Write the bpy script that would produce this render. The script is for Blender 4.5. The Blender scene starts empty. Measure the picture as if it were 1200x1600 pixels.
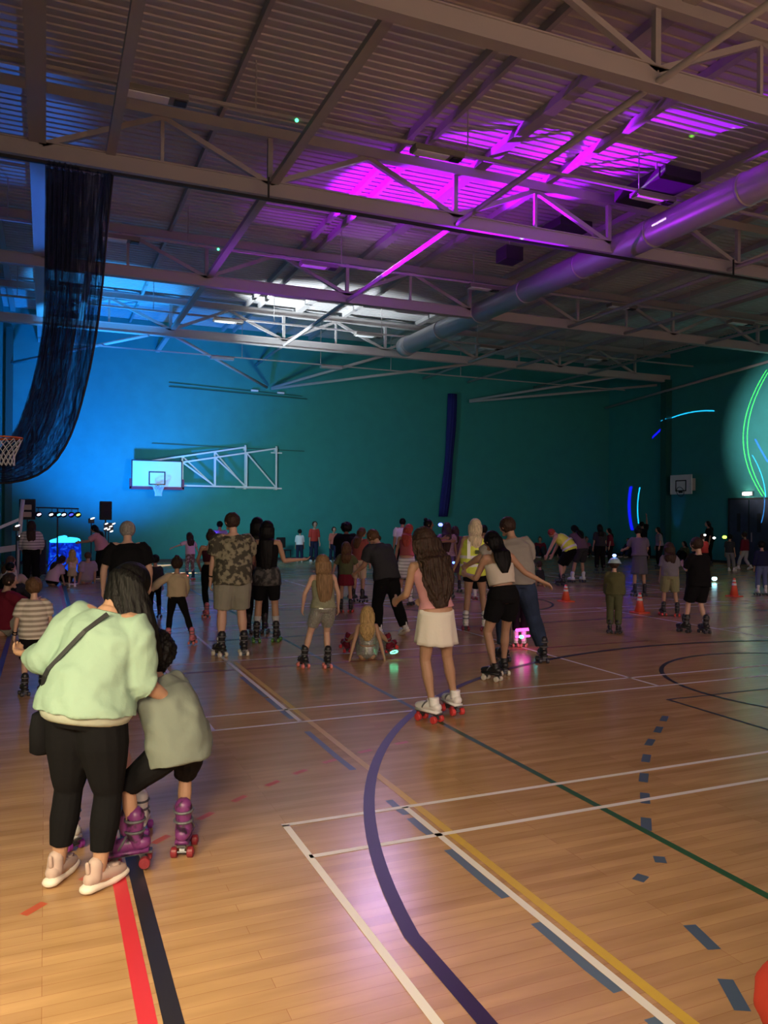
import bpy, bmesh, math, random
from mathutils import Vector, Matrix, noise
C = bpy.context.scene.collection
V = Vector
R = math.radians
PI = math.pi
H = 1.8            # camera height
# ------------------------------------------------------------------ camera
cam_d = bpy.data.cameras.new('camera'); cam = bpy.data.objects.new('camera', cam_d); C.objects.link(cam)
rt = V((0.919987, -0.391894, 0.006513)); dn = V((0.007474, 0.000928, -0.999972)); fw = V((0.391877, 0.920010, 0.003783))
m = Matrix((rt, -dn, -fw)).transposed().to_4x4(); m.translation = V((0, 0, H)); cam.matrix_world = m
cam_d.sensor_fit = 'VERTICAL'; cam_d.sensor_height = 36; cam_d.lens = 1240.9/1600*36
cam_d.clip_start = 0.05; cam_d.clip_end = 200
S = bpy.context.scene; S.camera = cam
# ------------------------------------------------------------------ world, exposure
w = bpy.data.worlds.new('night'); S.world = w; w.use_nodes = True
w.node_tree.nodes['Background'].inputs[0].default_value = (0.30, 0.27, 0.27, 1)
w.node_tree.nodes['Background'].inputs[1].default_value = 0.06
S.view_settings.view_transform = 'Standard'; S.view_settings.look = 'None'
S.view_settings.gamma = 1; S.view_settings.exposure = 0.0; S.view_settings.use_curve_mapping = False
# ------------------------------------------------------------------ lights of the room
def light(name, typ, loc, energy, col, aim=None, **kw):
    d = bpy.data.lights.new(name, typ); o = bpy.data.objects.new(name, d); C.objects.link(o)
    d.energy = energy; d.color = col; o.location = loc
    if aim is not None:
        o.rotation_euler = (V(aim)-V(loc)).to_track_quat('-Z', 'Y').to_euler()
    for k, v in kw.items(): setattr(d, k, v)
    return o
# two unseen fill lights added behind the camera, and the open doorway in the left wall beside it
light('rear_fill_light', 'AREA', (9, -7, 4.6), 290, (1.0, .73, .68), aim=(9, 9, 0), shape='RECTANGLE', size=18, size_y=3, spread=R(95))  # unseen area light added as frontal ambient fill
light('rear_bounce_fill', 'AREA', (8, -6.0, 6.0), 2200, (1.0, .80, .68), aim=(8, -6.6, 0), shape='RECTANGLE', size=14, size_y=3.5, spread=R(85))  # added flood, its bounce off the floor brightens the roof undersides
light('doorway_light', 'AREA', (-1.22, 2.6, 1.9), 74, (1.0, .80, .50), aim=(.9, 3.5, 0.1), shape='RECTANGLE', size=.8, size_y=.6)
light('high_doorway_light', 'AREA', (-.9, -.8, 3.0), 85, (1.0, .80, .52), aim=(.2, 2.9, 0), shape='RECTANGLE', size=1.0, size_y=1.0, spread=R(100))
# moving heads and wash lamps of the disco stage, plus an added wall fill
light('magenta_beam', 'SPOT', (.55, 24.0, 2.35), 70000, (.34, .0, 1.0), aim=(7.9, 14.9, 9.0), spot_size=R(16), spot_blend=.25, shadow_soft_size=.05)
light('magenta_beam_far', 'SPOT', (.75, 24.0, 2.35), 80000, (.36, .0, 1.0), aim=(10.7, 12.0, 9.0), spot_size=R(9), spot_blend=.3, shadow_soft_size=.05)
light('magenta_glow', 'SPOT', (.55, 24.0, 2.3), 5200, (.42, .01, .9), aim=(8.0, 15.5, 8.9), spot_size=R(36), spot_blend=.9, shadow_soft_size=.05)
light('white_beam', 'SPOT', (.3, 23.9, 2.35), 17000, (.80, .92, 1.0), aim=(8.2, 25.2, 8.8), spot_size=R(26), spot_blend=.7, shadow_soft_size=.04)
light('white_wall_beam', 'SPOT', (2.2, 23.6, 2.3), 26000, (.95, .95, 1.0), aim=(24.57, 20.3, 4.75), spot_size=R(18), spot_blend=1.0, shadow_soft_size=.05)
light('blue_wash', 'SPOT', (1.8, 25.6, .8), 5600, (.0, .22, 1.0), aim=(2.4, 30.5, 6.0), spot_size=R(92), spot_blend=1.0, shadow_soft_size=.3)
light('blue_roof_beam', 'SPOT', (.2, 24.6, 2.3), 6000, (.02, .34, 1.0), aim=(1.6, 26.0, 8.4), spot_size=R(42), spot_blend=.6, shadow_soft_size=.05)
light('blue_side_beam', 'SPOT', (.4, 24.0, 2.3), 1500, (.03, .20, 1.0), aim=(-1.2, 17.5, 8.0), spot_size=R(28), spot_blend=.6, shadow_soft_size=.05)
light('floor_beam', 'SPOT', (1.0, 24.3, 2.2), 5200, (.88, .95, 1.0), aim=(3.75, 24.5, 0), spot_size=R(10), spot_blend=.3, shadow_soft_size=.02)
light('floor_beam_rear', 'SPOT', (1.0, 24.8, 2.2), 5200, (.88, .95, 1.0), aim=(3.6, 28.2, 0), spot_size=R(8), spot_blend=.3, shadow_soft_size=.02)
light('wall_fill_wash', 'SPOT', (4.5, 23.5, 3.0), 850, (.42, .82, .95), aim=(8.5, 30.5, 4.2), spot_size=R(120), spot_blend=1.0, shadow_soft_size=.4)  # added fill that lifts the teal back wall, not a stage lamp
light('violet_floor_wash', 'SPOT', (8, 19, 8.4), 780, (.62, .44, .95), aim=(6, 13, 0), spot_size=R(120), spot_blend=1.0, shadow_soft_size=.5)
light('blue_uplight', 'SPOT', (24.1, 26.1, .35), 26, (.05, .25, 1.0), aim=(24.57, 26.0, 2.6), spot_size=R(30), spot_blend=.8, shadow_soft_size=.05)
def laser(loc, strength, wall_x, curves):
    """a laser projector drawing thin lines on the right wall: the pattern is a function of beam direction"""
    o = light('laser_projector', 'POINT', loc, strength, (1, 1, 1), shadow_soft_size=0.0)
    d = o.data; d.use_nodes = True; nt = d.node_tree; N = nt.nodes; L = nt.links
    em = N['Emission']; tc = N.new('ShaderNodeTexCoord'); sp = N.new('ShaderNodeSeparateXYZ'); L.new(tc.outputs['Normal'], sp.inputs[0])
    def M(op, a, b=None, c=None):
        n = N.new('ShaderNodeMath'); n.operation = op
        for i, q in enumerate((a, b, c)):
            if q is None: continue
            if isinstance(q, (int, float)): n.inputs[i].default_value = q
            else: L.new(q, n.inputs[i])
        return n.outputs[0]
    u = M('DIVIDE', sp.outputs[1], sp.outputs[0]); v = M('DIVIDE', sp.outputs[2], sp.outputs[0])
    front = M('GREATER_THAN', sp.outputs[0], 0.2)
    total = None
    for (kind, c2, c1, c0, lo, hi, wid, col) in curves:
        a, b = (v, u) if kind == 'v' else (u, v)      # b = poly(a)
        f = M('ADD', M('MULTIPLY', M('ADD', M('MULTIPLY', a, c2), c1), a), c0)
        dd = M('ABSOLUTE', M('SUBTRACT', b, f))
        k = M('MAXIMUM', M('SUBTRACT', 1.0, M('DIVIDE', dd, wid)), 0.0)
        k = M('MULTIPLY', M('MULTIPLY', k, M('GREATER_THAN', a, lo)), M('MULTIPLY', M('LESS_THAN', a, hi), front))
        mx = N.new('ShaderNodeVectorMath'); mx.operation = 'SCALE'; mx.inputs[0].default_value = col; L.new(k, mx.inputs['Scale'])
        if total is None: total = mx.outputs[0]
        else:
            ad = N.new('ShaderNodeVectorMath'); ad.operation = 'ADD'; L.new(total, ad.inputs[0]); L.new(mx.outputs[0], ad.inputs[1]); total = ad.outputs[0]
    L.new(total, em.inputs['Color']); em.inputs['Strength'].default_value = 1.0
GR = (.25, 1.0, .05); CY = (.05, .45, 1.0); BL = (.02, .0, 1.0)
laser((.6, 23.8, 2.0), 200000, 24.57, [
    ('v', -4.2615, 1.0096, -.1098, .025, .2203, .0013, GR), ('v', -4.085, .9648, -.1148, .025, .2161, .0013, GR),
    ('u', -1.7204, .1955, .1672, .01, .112, .0014, CY), ('u', -1.7204, .1955, .1672, .118, .1264, .0014, CY), ('u', 0, -.5946, .2304, .1264, .1573, .0030, BL),
    ('v', -4.0283, .113, .2182, -.034, .0492, .0055, BL), ('v', -3.9123, .0585, .1953, -.0213, .0471, .0022, CY),
    ('v', -2.2987, 1.0856, -.1677, .0772, .1147, .0022, (.02, .05, 1.0)), ('v', 4.9316, -.1737, -.092, -.0167, .0901, .0013, CY)])
laser((.6, 23.8, 2.0), 60000, 24.57, [
    ('u', 0, -.1810, .4488, -1.1872, -1.0908, .003, GR), ('u', 0, -.2080, .3886, -1.1964, -1.0950, .003, (.9, .8, 1.0)), ('u', 0, .7817, 1.8154, -1.4921, -1.4777, .004, (1, .08, .08)),
    ('u', 0, -.0546, .5324, -1.2743, -1.2463, .004, (.5, 1, .1)), ('u', 0, -.0474, .4854, -1.0689, -1.0305, .003, (1, .8, 1))])
# ------------------------------------------------------------------ materials
MT = {}
def mat(name, col, rough=.6, metal=0.0, bump=0.0, bscale=30, emis=None, estr=0, alpha=None, var=0.0, vscale=6, spec=None, tex=None):
    if name in MT: return MT[name]
    m = bpy.data.materials.new(name); m.use_nodes = True; nt = m.node_tree; N = nt.nodes; L = nt.links; b = N['Principled BSDF']
    c = (col[0], col[1], col[2], 1)
    b.inputs['Base Color'].default_value = c; b.inputs['Roughness'].default_value = rough; b.inputs['Metallic'].default_value = metal
    if spec is not None: b.inputs['Specular IOR Level'].default_value = spec
    if emis: b.inputs['Emission Color'].default_value = (*emis, 1); b.inputs['Emission Strength'].default_value = estr
    if alpha is not None: b.inputs['Alpha'].default_value = alpha
    tc = N.new('ShaderNodeTexCoord')
    if var and not tex:
        n = N.new('ShaderNodeTexNoise'); n.inputs['Scale'].default_value = vscale; n.inputs['Detail'].default_value = 5; L.new(tc.outputs['Object'], n.inputs['Vector'])
        r = N.new('ShaderNodeValToRGB'); r.color_ramp.elements[0].position = .3; r.color_ramp.elements[1].position = .7
        r.color_ramp.elements[0].color = (*[max(0, x*(1-var)) for x in col], 1); r.color_ramp.elements[1].color = (*[min(1, x*(1+var)) for x in col], 1)
        L.new(n.outputs[0], r.inputs[0]); L.new(r.outputs[0], b.inputs['Base Color'])
    if bump:
        n = N.new('ShaderNodeTexNoise'); n.inputs['Scale'].default_value = bscale; n.inputs['Detail'].default_value = 4; L.new(tc.outputs['Object'], n.inputs['Vector'])
        bp = N.new('ShaderNodeBump'); bp.inputs['Strength'].default_value = bump; bp.inputs['Distance'].default_value = .02
        L.new(n.outputs[0], bp.inputs['Height']); L.new(bp.outputs[0], b.inputs['Normal'])
    if tex: tex(nt, N, L, b, tc)
    MT[name] = m
    return m
def ramp(N, stops, interp='LINEAR'):
    r = N.new('ShaderNodeValToRGB'); cr = r.color_ramp; cr.interpolation = interp
    while len(cr.elements) < len(stops): cr.elements.new(.5)
    for e, (p, c) in zip(cr.elements, stops): e.position = p; e.color = (*c, 1)
    return r
def stripes(name, c1, c2, freq=60, rough=.8, axis='Z'):
    def t(nt, N, L, b, tc):
        wv = N.new('ShaderNodeTexWave'); wv.bands_direction = axis; wv.inputs['Scale'].default_value = freq/33.0; wv.inputs['Distortion'].default_value = .6; wv.inputs['Detail Scale'].default_value = 1
        L.new(tc.outputs['Object'], wv.inputs['Vector']); r = ramp(N, [(0, c1), (.45, c1), (.55, c2)]); L.new(wv.outputs['Fac'], r.inputs[0]); L.new(r.outputs[0], b.inputs['Base Color'])
    return mat(name, c1, rough, tex=t)
def blotch(name, stops, scale, rough=.8, kind='noise', metal=0):
    def t(nt, N, L, b, tc):
        if kind == 'noise':
            n = N.new('ShaderNodeTexNoise'); n.inputs['Detail'].default_value = 3; out = n.outputs[0]
        else:
            n = N.new('ShaderNodeTexVoronoi'); out = n.outputs['Distance']
        n.inputs['Scale'].default_value = scale; L.new(tc.outputs['Object'], n.inputs['Vector'])
        r = ramp(N, stops); L.new(out, r.inputs[0]); L.new(r.outputs[0], b.inputs['Base Color'])
    return mat(name, stops[0][1], rough, metal, tex=t)
def floor_tex(nt, N, L, b, tc):
    mp = N.new('ShaderNodeMapping'); L.new(tc.outputs['Object'], mp.inputs[0]); mp.inputs['Scale'].default_value = (1, 1, 1)
    br = N.new('ShaderNodeTexBrick'); br.inputs['Scale'].default_value = 1; br.inputs['Brick Width'].default_value = 1.3; br.inputs['Row Height'].default_value = .07
    br.inputs['Mortar Size'].default_value = .0012; br.inputs['Color1'].default_value = (.45, .262, .122, 1); br.inputs['Color2'].default_value = (.55, .335, .158, 1)
    br.inputs['Mortar'].default_value = (.36, .17, .08, 1); br.offset = .37; br.offset_frequency = 3; L.new(mp.outputs[0], br.inputs['Vector'])
    n = N.new('ShaderNodeTexNoise'); mp2 = N.new('ShaderNodeMapping'); mp2.inputs['Scale'].default_value = (1.2, 9, 1); L.new(tc.outputs['Object'], mp2.inputs[0]); L.new(mp2.outputs[0], n.inputs['Vector'])
    n.inputs['Scale'].default_value = 1.1; n.inputs['Detail'].default_value = 4; r = ramp(N, [(.3, (.80, .76, .72)), (.7, (1.08, 1.08, 1.08))]); L.new(n.outputs[0], r.inputs[0])
    mx = N.new('ShaderNodeMixRGB'); mx.blend_type = 'MULTIPLY'; mx.inputs[0].default_value = 1; L.new(br.outputs[0], mx.inputs[1]); L.new(r.outputs[0], mx.inputs[2]); L.new(mx.outputs[0], b.inputs['Base Color'])
    n2 = N.new('ShaderNodeTexNoise'); n2.inputs['Scale'].default_value = 1.7; n2.inputs['Detail'].default_value = 6; L.new(tc.outputs['Object'], n2.inputs['Vector'])
    r2 = ramp(N, [(.3, (.21,)*3), (.75, (.26,)*3)]); L.new(n2.outputs[0], r2.inputs[0]); L.new(r2.outputs[0], b.inputs['Roughness'])
M_floor = mat('sprung_wood_floor', (.5, .27, .13), .3, tex=floor_tex)
M_teal = mat('teal_painted_block', (.028, .27, .245), .75, bump=.25, bscale=60, var=.06, vscale=2)
M_teal_d = mat('dark_green_paint', (.01, .10, .08), .6)
M_deck = mat('roof_deck_metal', (.50, .47, .46), .45, metal=.0, var=.05, vscale=1)
M_steel = mat('painted_steel', (.40, .37, .36), .5, bump=.1)
M_steel_d = mat('olive_painted_steel', (.20, .185, .165), .55, bump=.1)
M_white = mat('white_paint', (.80, .80, .80), .45)
M_black = mat('black_plastic', (.012, .012, .014), .5)
M_rubber = mat('black_rubber', (.02, .02, .02), .8)
M_galv = mat('galvanised_duct', (.50, .48, .48), .38, metal=.35, bump=.15, bscale=8)
M_red = mat('red_plastic', (.55, .03, .02), .5)
M_orange = mat('orange_steel', (.75, .16, .03), .5)
M_skirt = mat('dark_skirting', (.02, .03, .035), .5)
M_door = mat('dark_blue_door', (.035, .045, .075), .5, var=.2, vscale=5)
M_lit = lambda n, c, s: mat(n, c, .5, emis=c, estr=s)
# ------------------------------------------------------------------ mesh helpers
class MB:
    def __init__(s): s.v = []; s.f = []; s.mi = []; s.m = 0
    def add(s, vs, fs):
        n = len(s.v); s.v += [tuple(x) for x in vs]; s.f += [tuple(i+n for i in f) for f in fs]; s.mi += [s.m]*len(fs)
    def box(s, c, d, rot=None, bev=0):
        hx, hy, hz = d[0]/2, d[1]/2, d[2]/2; vs = []
        for x in (-hx, hx):
            for y in (-hy, hy):
                for z in (-hz, hz): vs.append(V((x, y, z)))
        if rot is not None: vs = [rot @ p for p in vs]
        c = V(c); s.add([p+c for p in vs], [(0, 1, 3, 2), (4, 6, 7, 5), (0, 4, 5, 1), (2, 3, 7, 6), (0, 2, 6, 4), (1, 5, 7, 3)])
    def bar(s, a, b, wd, h, up=(0, 0, 1)):
        a = V(a); b = V(b); d = (b-a); L = d.length; d.normalize(); up = V(up)
        x = d.cross(up)
        if x.length < 1e-4: x = d.cross(V((0, 1, 0)))
        x.normalize(); z = x.cross(d)
        rot = Matrix((x, d, z)).transposed(); s.box((a+b)/2, (wd, L, h), rot)
    def ring(s, rings, n=14, cap=True, close=False):
        vs = []; fs = []
        for r in rings:
            c, a, b = r[0], r[1], r[2]; fn = r[3] if len(r) > 3 else None
            for i in range(n):
                t = 2*PI*i/n; k = fn(t) if fn else 1
                vs.append(c + a*(math.cos(t)*k) + b*(math.sin(t)*k))
        m = len(rings)
        for j in range(m-1):
            for i in range(n): fs.append((j*n+i, j*n+(i+1) % n, (j+1)*n+(i+1) % n, (j+1)*n+i))
        if cap:
            vs.append(rings[0][0]); vs.append(rings[-1][0]); k = m*n
            for i in range(n): fs.append((k, (i+1) % n, i)); fs.append((k+1, (m-1)*n+i, (m-1)*n+(i+1) % n))
        s.add(vs, fs)
    def tube(s, pts, rad, n=12, dome=True, smooth=2, sq=1.0, side=None):
        pts = [V(p) for p in pts]
        if not isinstance(rad, (list, tuple)): rad = [rad]*len(pts)
        P, Q = [], []
        for i in range(len(pts)-1):
            p0 = pts[max(i-1, 0)]; p1 = pts[i]; p2 = pts[i+1]; p3 = pts[min(i+2, len(pts)-1)]
            for k in range(smooth):
                t = k/smooth
                P.append(.5*((2*p1)+(p2-p0)*t+(2*p0-5*p1+4*p2-p3)*t*t+(3*p1-p0-3*p2+p3)*t**3) if len(pts) > 2 else p1.lerp(p2, t)); Q.append(rad[i]+(rad[i+1]-rad[i])*t)
        P.append(pts[-1]); Q.append(rad[-1])
        ref = V(side) if side is not None else None; rings = []
        prev = None
        for i, p in enumerate(P):
            d = (P[min(i+1, len(P)-1)]-P[max(i-1, 0)])
            if d.length < 1e-7: d = V((0, 0, 1))
            d.normalize()
            if prev is None:
                a = ref if ref is not None else (V((1, 0, 0)) if abs(d.x) < .8 else V((0, 1, 0)))
            else: a = prev
            a = (a-d*a.dot(d))
            if a.length < 1e-5: a = d.orthogonal()
            a.normalize(); prev = a; b = d.cross(a); rings.append([p, a*Q[i], b*(Q[i]*sq), d])
        out = []
        if dome:
            r0 = rings[0]; q = Q[0]
            out += [(r0[0]-r0[3]*q*.85, r0[1]*.45, r0[2]*.45), (r0[0]-r0[3]*q*.5, r0[1]*.82, r0[2]*.82)]
        out += [(r[0], r[1], r[2]) for r in rings]
        if dome:
            r0 = rings[-1]; q = Q[-1]
            out += [(r0[0]+r0[3]*q*.5, r0[1]*.82, r0[2]*.82), (r0[0]+r0[3]*q*.85, r0[1]*.45, r0[2]*.45)]
        s.ring(out, n)
    def ell(s, c, ax, ay, az, n=14, m=9):
        rings = []
        for j in range(1, m):
            t = PI*j/m - PI/2; rings.append((V(c)+az*math.sin(t), ax*math.cos(t), ay*math.cos(t)))
        s.ring(rings, n)
    def cyl(s, a, b, r, n=16, r2=None):
        a = V(a); b = V(b); d = (b-a).normalized(); x = d.orthogonal().normalized(); y = d.cross(x); r2 = r if r2 is None else r2
        s.ring([(a, x*r, y*r), (b, x*r2, y*r2)], n)
    def torus(s, c, nrm, R_, r, n=24, k=8):
        c = V(c); nz = V(nrm).normalized(); x = nz.orthogonal().normalized(); y = nz.cross(x); vs = []; fs = []
        for i in range(n):
            t = 2*PI*i/n; d = x*math.cos(t)+y*math.sin(t)
            for j in range(k):
                p = 2*PI*j/k; vs.append(c+d*(R_+r*math.cos(p))+nz*(r*math.sin(p)))
        for i in range(n):
            for j in range(k): fs.append((i*k+j, ((i+1) % n)*k+j, ((i+1) % n)*k+(j+1) % k, i*k+(j+1) % k))
        s.add(vs, fs)
    def mesh(s, name, mats, smooth=False):
        me = bpy.data.meshes.new(name); me.from_pydata(s.v, [], s.f)
        for x in (mats if isinstance(mats, (list, tuple)) else [mats]): me.materials.append(x)
        if len(set(s.mi)) > 1: me.polygons.foreach_set('material_index', s.mi)
        if smooth: me.polygons.foreach_set('use_smooth', [True]*len(me.polygons))
        me.update(); return me
def obj(name, mb, mats, parent=None, smooth=False, loc=None, bevel=0):
    me = mb.mesh(name, mats, smooth) if isinstance(mb, MB) else mb
    o = bpy.data.objects.new(name, me); C.objects.link(o)
    if parent is not None: o.parent = parent
    if loc is not None: o.location = loc
    if bevel:
        b = o.modifiers.new('bevel', 'BEVEL'); b.width = bevel; b.segments = 2; b.limit_method = 'ANGLE'
    return o
def tag(o, label=None, cat=None, group=None, kind=None):
    for k, v in (('label', label), ('category', cat), ('group', group), ('kind', kind)):
        if v: o[k] = v
    return o
def empty(name, loc, rz=0, label=None, cat=None, group=None):
    o = bpy.data.objects.new(name, None); o.empty_display_size = .2; C.objects.link(o); o.location = loc; o.rotation_euler = (0, 0, rz)
    return tag(o, label, cat, group)
def struct(name, mb, mats, label=None, parent=None, smooth=False, loc=None):
    o = obj(name, mb, mats, parent, smooth, loc)
    if parent is None: o['kind'] = 'structure'; o['label'] = label or name.replace('_', ' ')
    return o
def boxm(c, d):
    b = MB(); b.box(c, d); return b
# ------------------------------------------------------------------ the hall shell
XL, XR, YB, ZD = -1.40, 24.57, 30.5, 8.95
YF = -9.0
b = MB(); b.box(((XL+XR)/2, (YF+YB)/2, -.1), (XR-XL+.6, YB-YF+.6, .2)); struct('floor', b, M_floor, 'glossy wooden sports hall floor')
b = MB(); b.box(((XL+XR)/2, YB+.15, ZD/2), (XR-XL+.6, .3, ZD)); struct('wall_back', b, M_teal, 'teal painted back wall of the hall')
b = MB(); b.box((XR+.15, (YF+YB)/2, ZD/2), (.3, YB-YF, ZD)); struct('wall_right', b, M_teal, 'teal painted right wall of the hall')
b = MB(); b.box((XL-.15, (YF+YB)/2, ZD/2), (.3, YB-YF, ZD)); struct('wall_left', b, M_teal, 'teal painted left wall of the hall')
# corrugated deck, ribs run across the hall
b = MB(); y = -2.0; vs = []; prof = []
while y < YB:
    for dy, dz in ((0, 0), (.085, 0), (.10, .020), (.185, .020)): prof.append((y+dy, ZD+dz))
    y += .20
for x in (XL, XR):
    for (py, pz) in prof: vs.append((x, py, pz))
n = len(prof); b.add(vs, [(i, i+1, n+i+1, n+i) for i in range(n-1)])
vs = [(x, py, pz+.02) for x in (XL, XR) for (py, pz) in prof]; b.add(vs, [(i+1, i, n+i, n+i+1) for i in range(n-1)])
struct('ceiling', b, M_deck, 'corrugated metal roof deck')
b = MB(); b.box(((XL+XR)/2, YB-.012, .05), (XR-XL, .024, .10)); struct('baseboard_back', b, M_skirt)
b = MB(); b.box((XR-.012, (YF+YB)/2, .05), (.024, YB-YF, .10)); struct('baseboard_right', b, M_skirt)
# painted columns
def column(x, y, wx, wy, h, lab):
    b = MB(); b.box((x, y, h/2), (wx, wy, h)); o = obj('wall_column', b, M_teal_d); return tag(o, lab, 'column')
column(-1.19, YB-.16, .22, .3, 8.2, 'dark green column in the far left corner behind the hanging net')
column(XR-.16, 26.55, .3, .34, 7.65, 'dark green column on the right wall behind the small white backboard')
# conduit lines and fittings on the back wall
b = MB(); b.bar((4.2, YB-.03, 6.55), (9.6, YB-.03, 6.42), .03, .03); b.bar((4.2, YB-.03, 6.70), (9.4, YB-.03, 6.52), .02, .02)
cd = tag(obj('wall_conduit', b, M_teal_d), 'thin dark conduits high on the teal back wall', 'conduit')
for x in (7.45, 8.5):
    b = MB(); b.box((x, YB-.06, 6.62-.02*(x-7)), (.28, .08, .07)); obj('junction_box', b, M_white, cd)
b = MB(); b.bar((3.6, YB-.03, 4.40), (9.5, YB-.03, 4.33), .02, .03)
tag(obj('wall_cable', b, M_teal_d), 'thin cable running along the back wall above the large white hoop frame', 'cable')
# ------------------------------------------------------------------ door in the right wall
b = MB()
b.box((XR-.03, 23.24, 1.26), (.06, .08, 2.52)); b.box((XR-.03, 21.32, 1.26), (.06, .08, 2.52)); b.box((XR-.03, 22.28, 2.51), (.06, 2.0, .07))
dr = struct('door_1', b, M_black, 'dark double door in the right wall under the small lamp')
for i, (y0, y1) in enumerate(((22.30, 23.20), (21.36, 22.26))):
    b = MB(); b.box((XR-.025, (y0+y1)/2, 1.24), (.05, y1-y0-.01, 2.46)); leaf = obj('door_leaf', b, M_door, dr)
    b = MB(); b.box((XR-.06, y0+.12 if i == 0 else y1-.12, 1.05), (.03, .03, .35)); obj('door_handle', b, M_steel, leaf)
    b = MB(); b.box((XR-.055, (y0+y1)/2, 1.6), (.012, .16, .7)); obj('vision_panel', b, M_black, leaf)
e = empty('emergency_light', (XR-.05, 22.35, 2.70), 0, 'small bright oval lamp above the dark double door', 'lamp')
b = MB(); b.box((0.01, 0, 0), (.06, .50, .16)); obj('housing', b, M_white, e, bevel=.02)
b = MB(); b.ell((-.03, 0, 0), V((.02, 0, 0)), V((0, .22, 0)), V((0, 0, .07))); obj('diffuser', b, M_lit('lamp_diffuser', (1, .86, .68), 7), e, True)
light('emergency_lamp', 'POINT', (XR-.2, 22.35, 2.70), 3, (1, .8, .6), shadow_soft_size=.05)
# ------------------------------------------------------------------ painted floor lines (part of the floor's finish), plus one streak of painted laser light
tn = [0]
def lines(name, col, segs, width=.05, z=.0012, rough=.4):
    b = MB()
    for sg in segs:
        w_ = width
        if isinstance(sg[-1], (int, float)): w_ = sg[-1]; sg = sg[:-1]
        pts = [V((p[0], p[1], 0)) for p in sg]; L_, R_ = [], []
        for i, p in enumerate(pts):
            d = (pts[min(i+1, len(pts)-1)]-pts[max(i-1, 0)]).normalized(); q = V((-d.y, d.x, 0))*w_/2; L_.append(p+q); R_.append(p-q)
        k = len(pts); b.add([(p.x, p.y, z) for p in L_+R_], [(i, i+1, k+i+1, k+i)[::-1] for i in range(k-1)])
    tn[0] += 1
    return struct('trim_%d' % tn[0], b, mat(name, col, rough), name.replace('_', ' ')+' painted on the wooden floor')
def arc(cx, cy, r, a0, a1, n=40): return [(cx+r*math.cos(R(a0+(a1-a0)*i/n)), cy+r*math.sin(R(a0+(a1-a0)*i/n))) for i in range(n+1)]
# badminton
W = []
for y0, y1 in ((-1.65, 4.455), (6.62, 12.72), (14.9, 21.0), (23.0, 29.1)):
    W += [[(1.27, y0), (14.71, y0)], [(1.27, y1), (14.71, y1)], [(1.29, y0+.46), (14.69, y0+.46)], [(1.29, y1-.46), (14.69, y1-.46)]]
    W += [[(x, y0), (x, y1)] for x in (1.29, 2.05, 13.93, 14.69, 6.01, 9.97)]
    W += [[(1.29, (y0+y1)/2), (6.01, (y0+y1)/2)], [(9.97, (y0+y1)/2), (14.69, (y0+y1)/2)]]
lines('white_court_lines', (.78, .74, .70), W, .04, .0022)
lines('yellow_court_line', (.62, .40, .05), [[(2.125, -4), (2.125, 9.6)], [(-.9+14.75, -4), (13.85, 20)]], .05, .0018)
lines('green_court_line', (.022, .10, .035), [[(3.17, -4), (3.17, 29)], [(12.8, -4), (12.8, 29)]], .05, .0014)
lines('black_court_line', (.018, .016, .022), [[(.43, -4), (.43, 29)]], .07, .0016)
lines('red_court_line', (.62, .035, .05), [[(.345, -4), (.345, 29)]], .065, .0012)
lines('blue_boundary_line', (.05, .07, .22), [[(-.47, -4), (-.47, 29.5)]], .06)
K = arc(8.0, 2.1, 6.62, 171.5, 8.5, 90)
lines('navy_three_point_line', (.022, .014, .04), [[(1.44, -1), (1.453, 3.0)]+K+[(14.547, 3.0), (14.56, -1)]], .07, .0028)
lines('navy_key_lines', (.03, .03, .05), [arc(8, 6.1, 1.8, 0, 360, 60), [(5.65, .5), (5.65, 6.1), (10.35, 6.1), (10.35, .5)], arc(8, 14.5, 1.8, 0, 360, 60), [(-.4, 14.5), (16.4, 14.5)], [(2.13, 11.3), (16, 11.3)]], .05, .0016)
lines('dark_red_cross_line', (.22, .05, .04), [[(.45, 9.12), (8, 9.12)], [(.45, 19.2), (14, 19.2)]], .05, .0012)
D = []
for y0, y1 in ((1.2, 1.5), (1.75, 2.25), (2.42, 2.97), (3.22, 3.80), (4.02, 4.28), (4.34, 4.60), (5.24, 6.31), (6.75, 7.6), (7.65, 8.7)): D.append([(2.01, y0), (2.003, y0*.7+y1*.3), (2.006, y1), .05])
lines('worn_blue_tape', (.10, .15, .22), D, .05, .0010)
D = []
pb = [(2.40, 2.24), (2.60, 2.60), (2.74, 3.14), (2.98, 3.27), (3.25, 3.68), (3.54, 4.02), (3.81, 4.34), (4.13, 4.68), (4.45, 5.0), (4.78, 5.27), (5.09, 5.54)]
for i, p in enumerate(pb):
    q = pb[min(i+1, len(pb)-1)] if i < len(pb)-1 else (5.5, 5.9); d = V((q[0]-p[0], q[1]-p[1])).normalized()*(.10 if i not in (2, 3) else .04); D.append([(p[0]-d.x, p[1]-d.y), (p[0]+d.x, p[1]+d.y)])
lines('blue_dashes', (.07, .11, .17), D, .06, .0010)
D = []
pr = [(-.6, 3.5), (-.33, 3.72), (-.035, 3.945), (.22, 4.2), (.60, 4.52), (.89, 4.77), (1.14, 4.98), (1.41, 5.18), (1.65, 5.34), (1.92, 5.49), (2.25, 5.62), (2.6, 5.72)]
for i, p in enumerate(pr):
    q = pr[min(i+1, len(pr)-1)] if i < len(pr)-1 else (3, 5.8); d = V((q[0]-p[0], q[1]-p[1])).normalized()*.062; D.append([(p[0]-d.x, p[1]-d.y), (p[0]+d.x, p[1]+d.y)])
lines('red_dashes', (.52, .10, .04), D, .045, .0010)
lines('pale_laser_streak', (.85, .80, .88), [[(6.04, 21.4), (13.82, 12.0)]], .035, .003)  # laser light on the floor, put in as a pale painted strip
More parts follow.
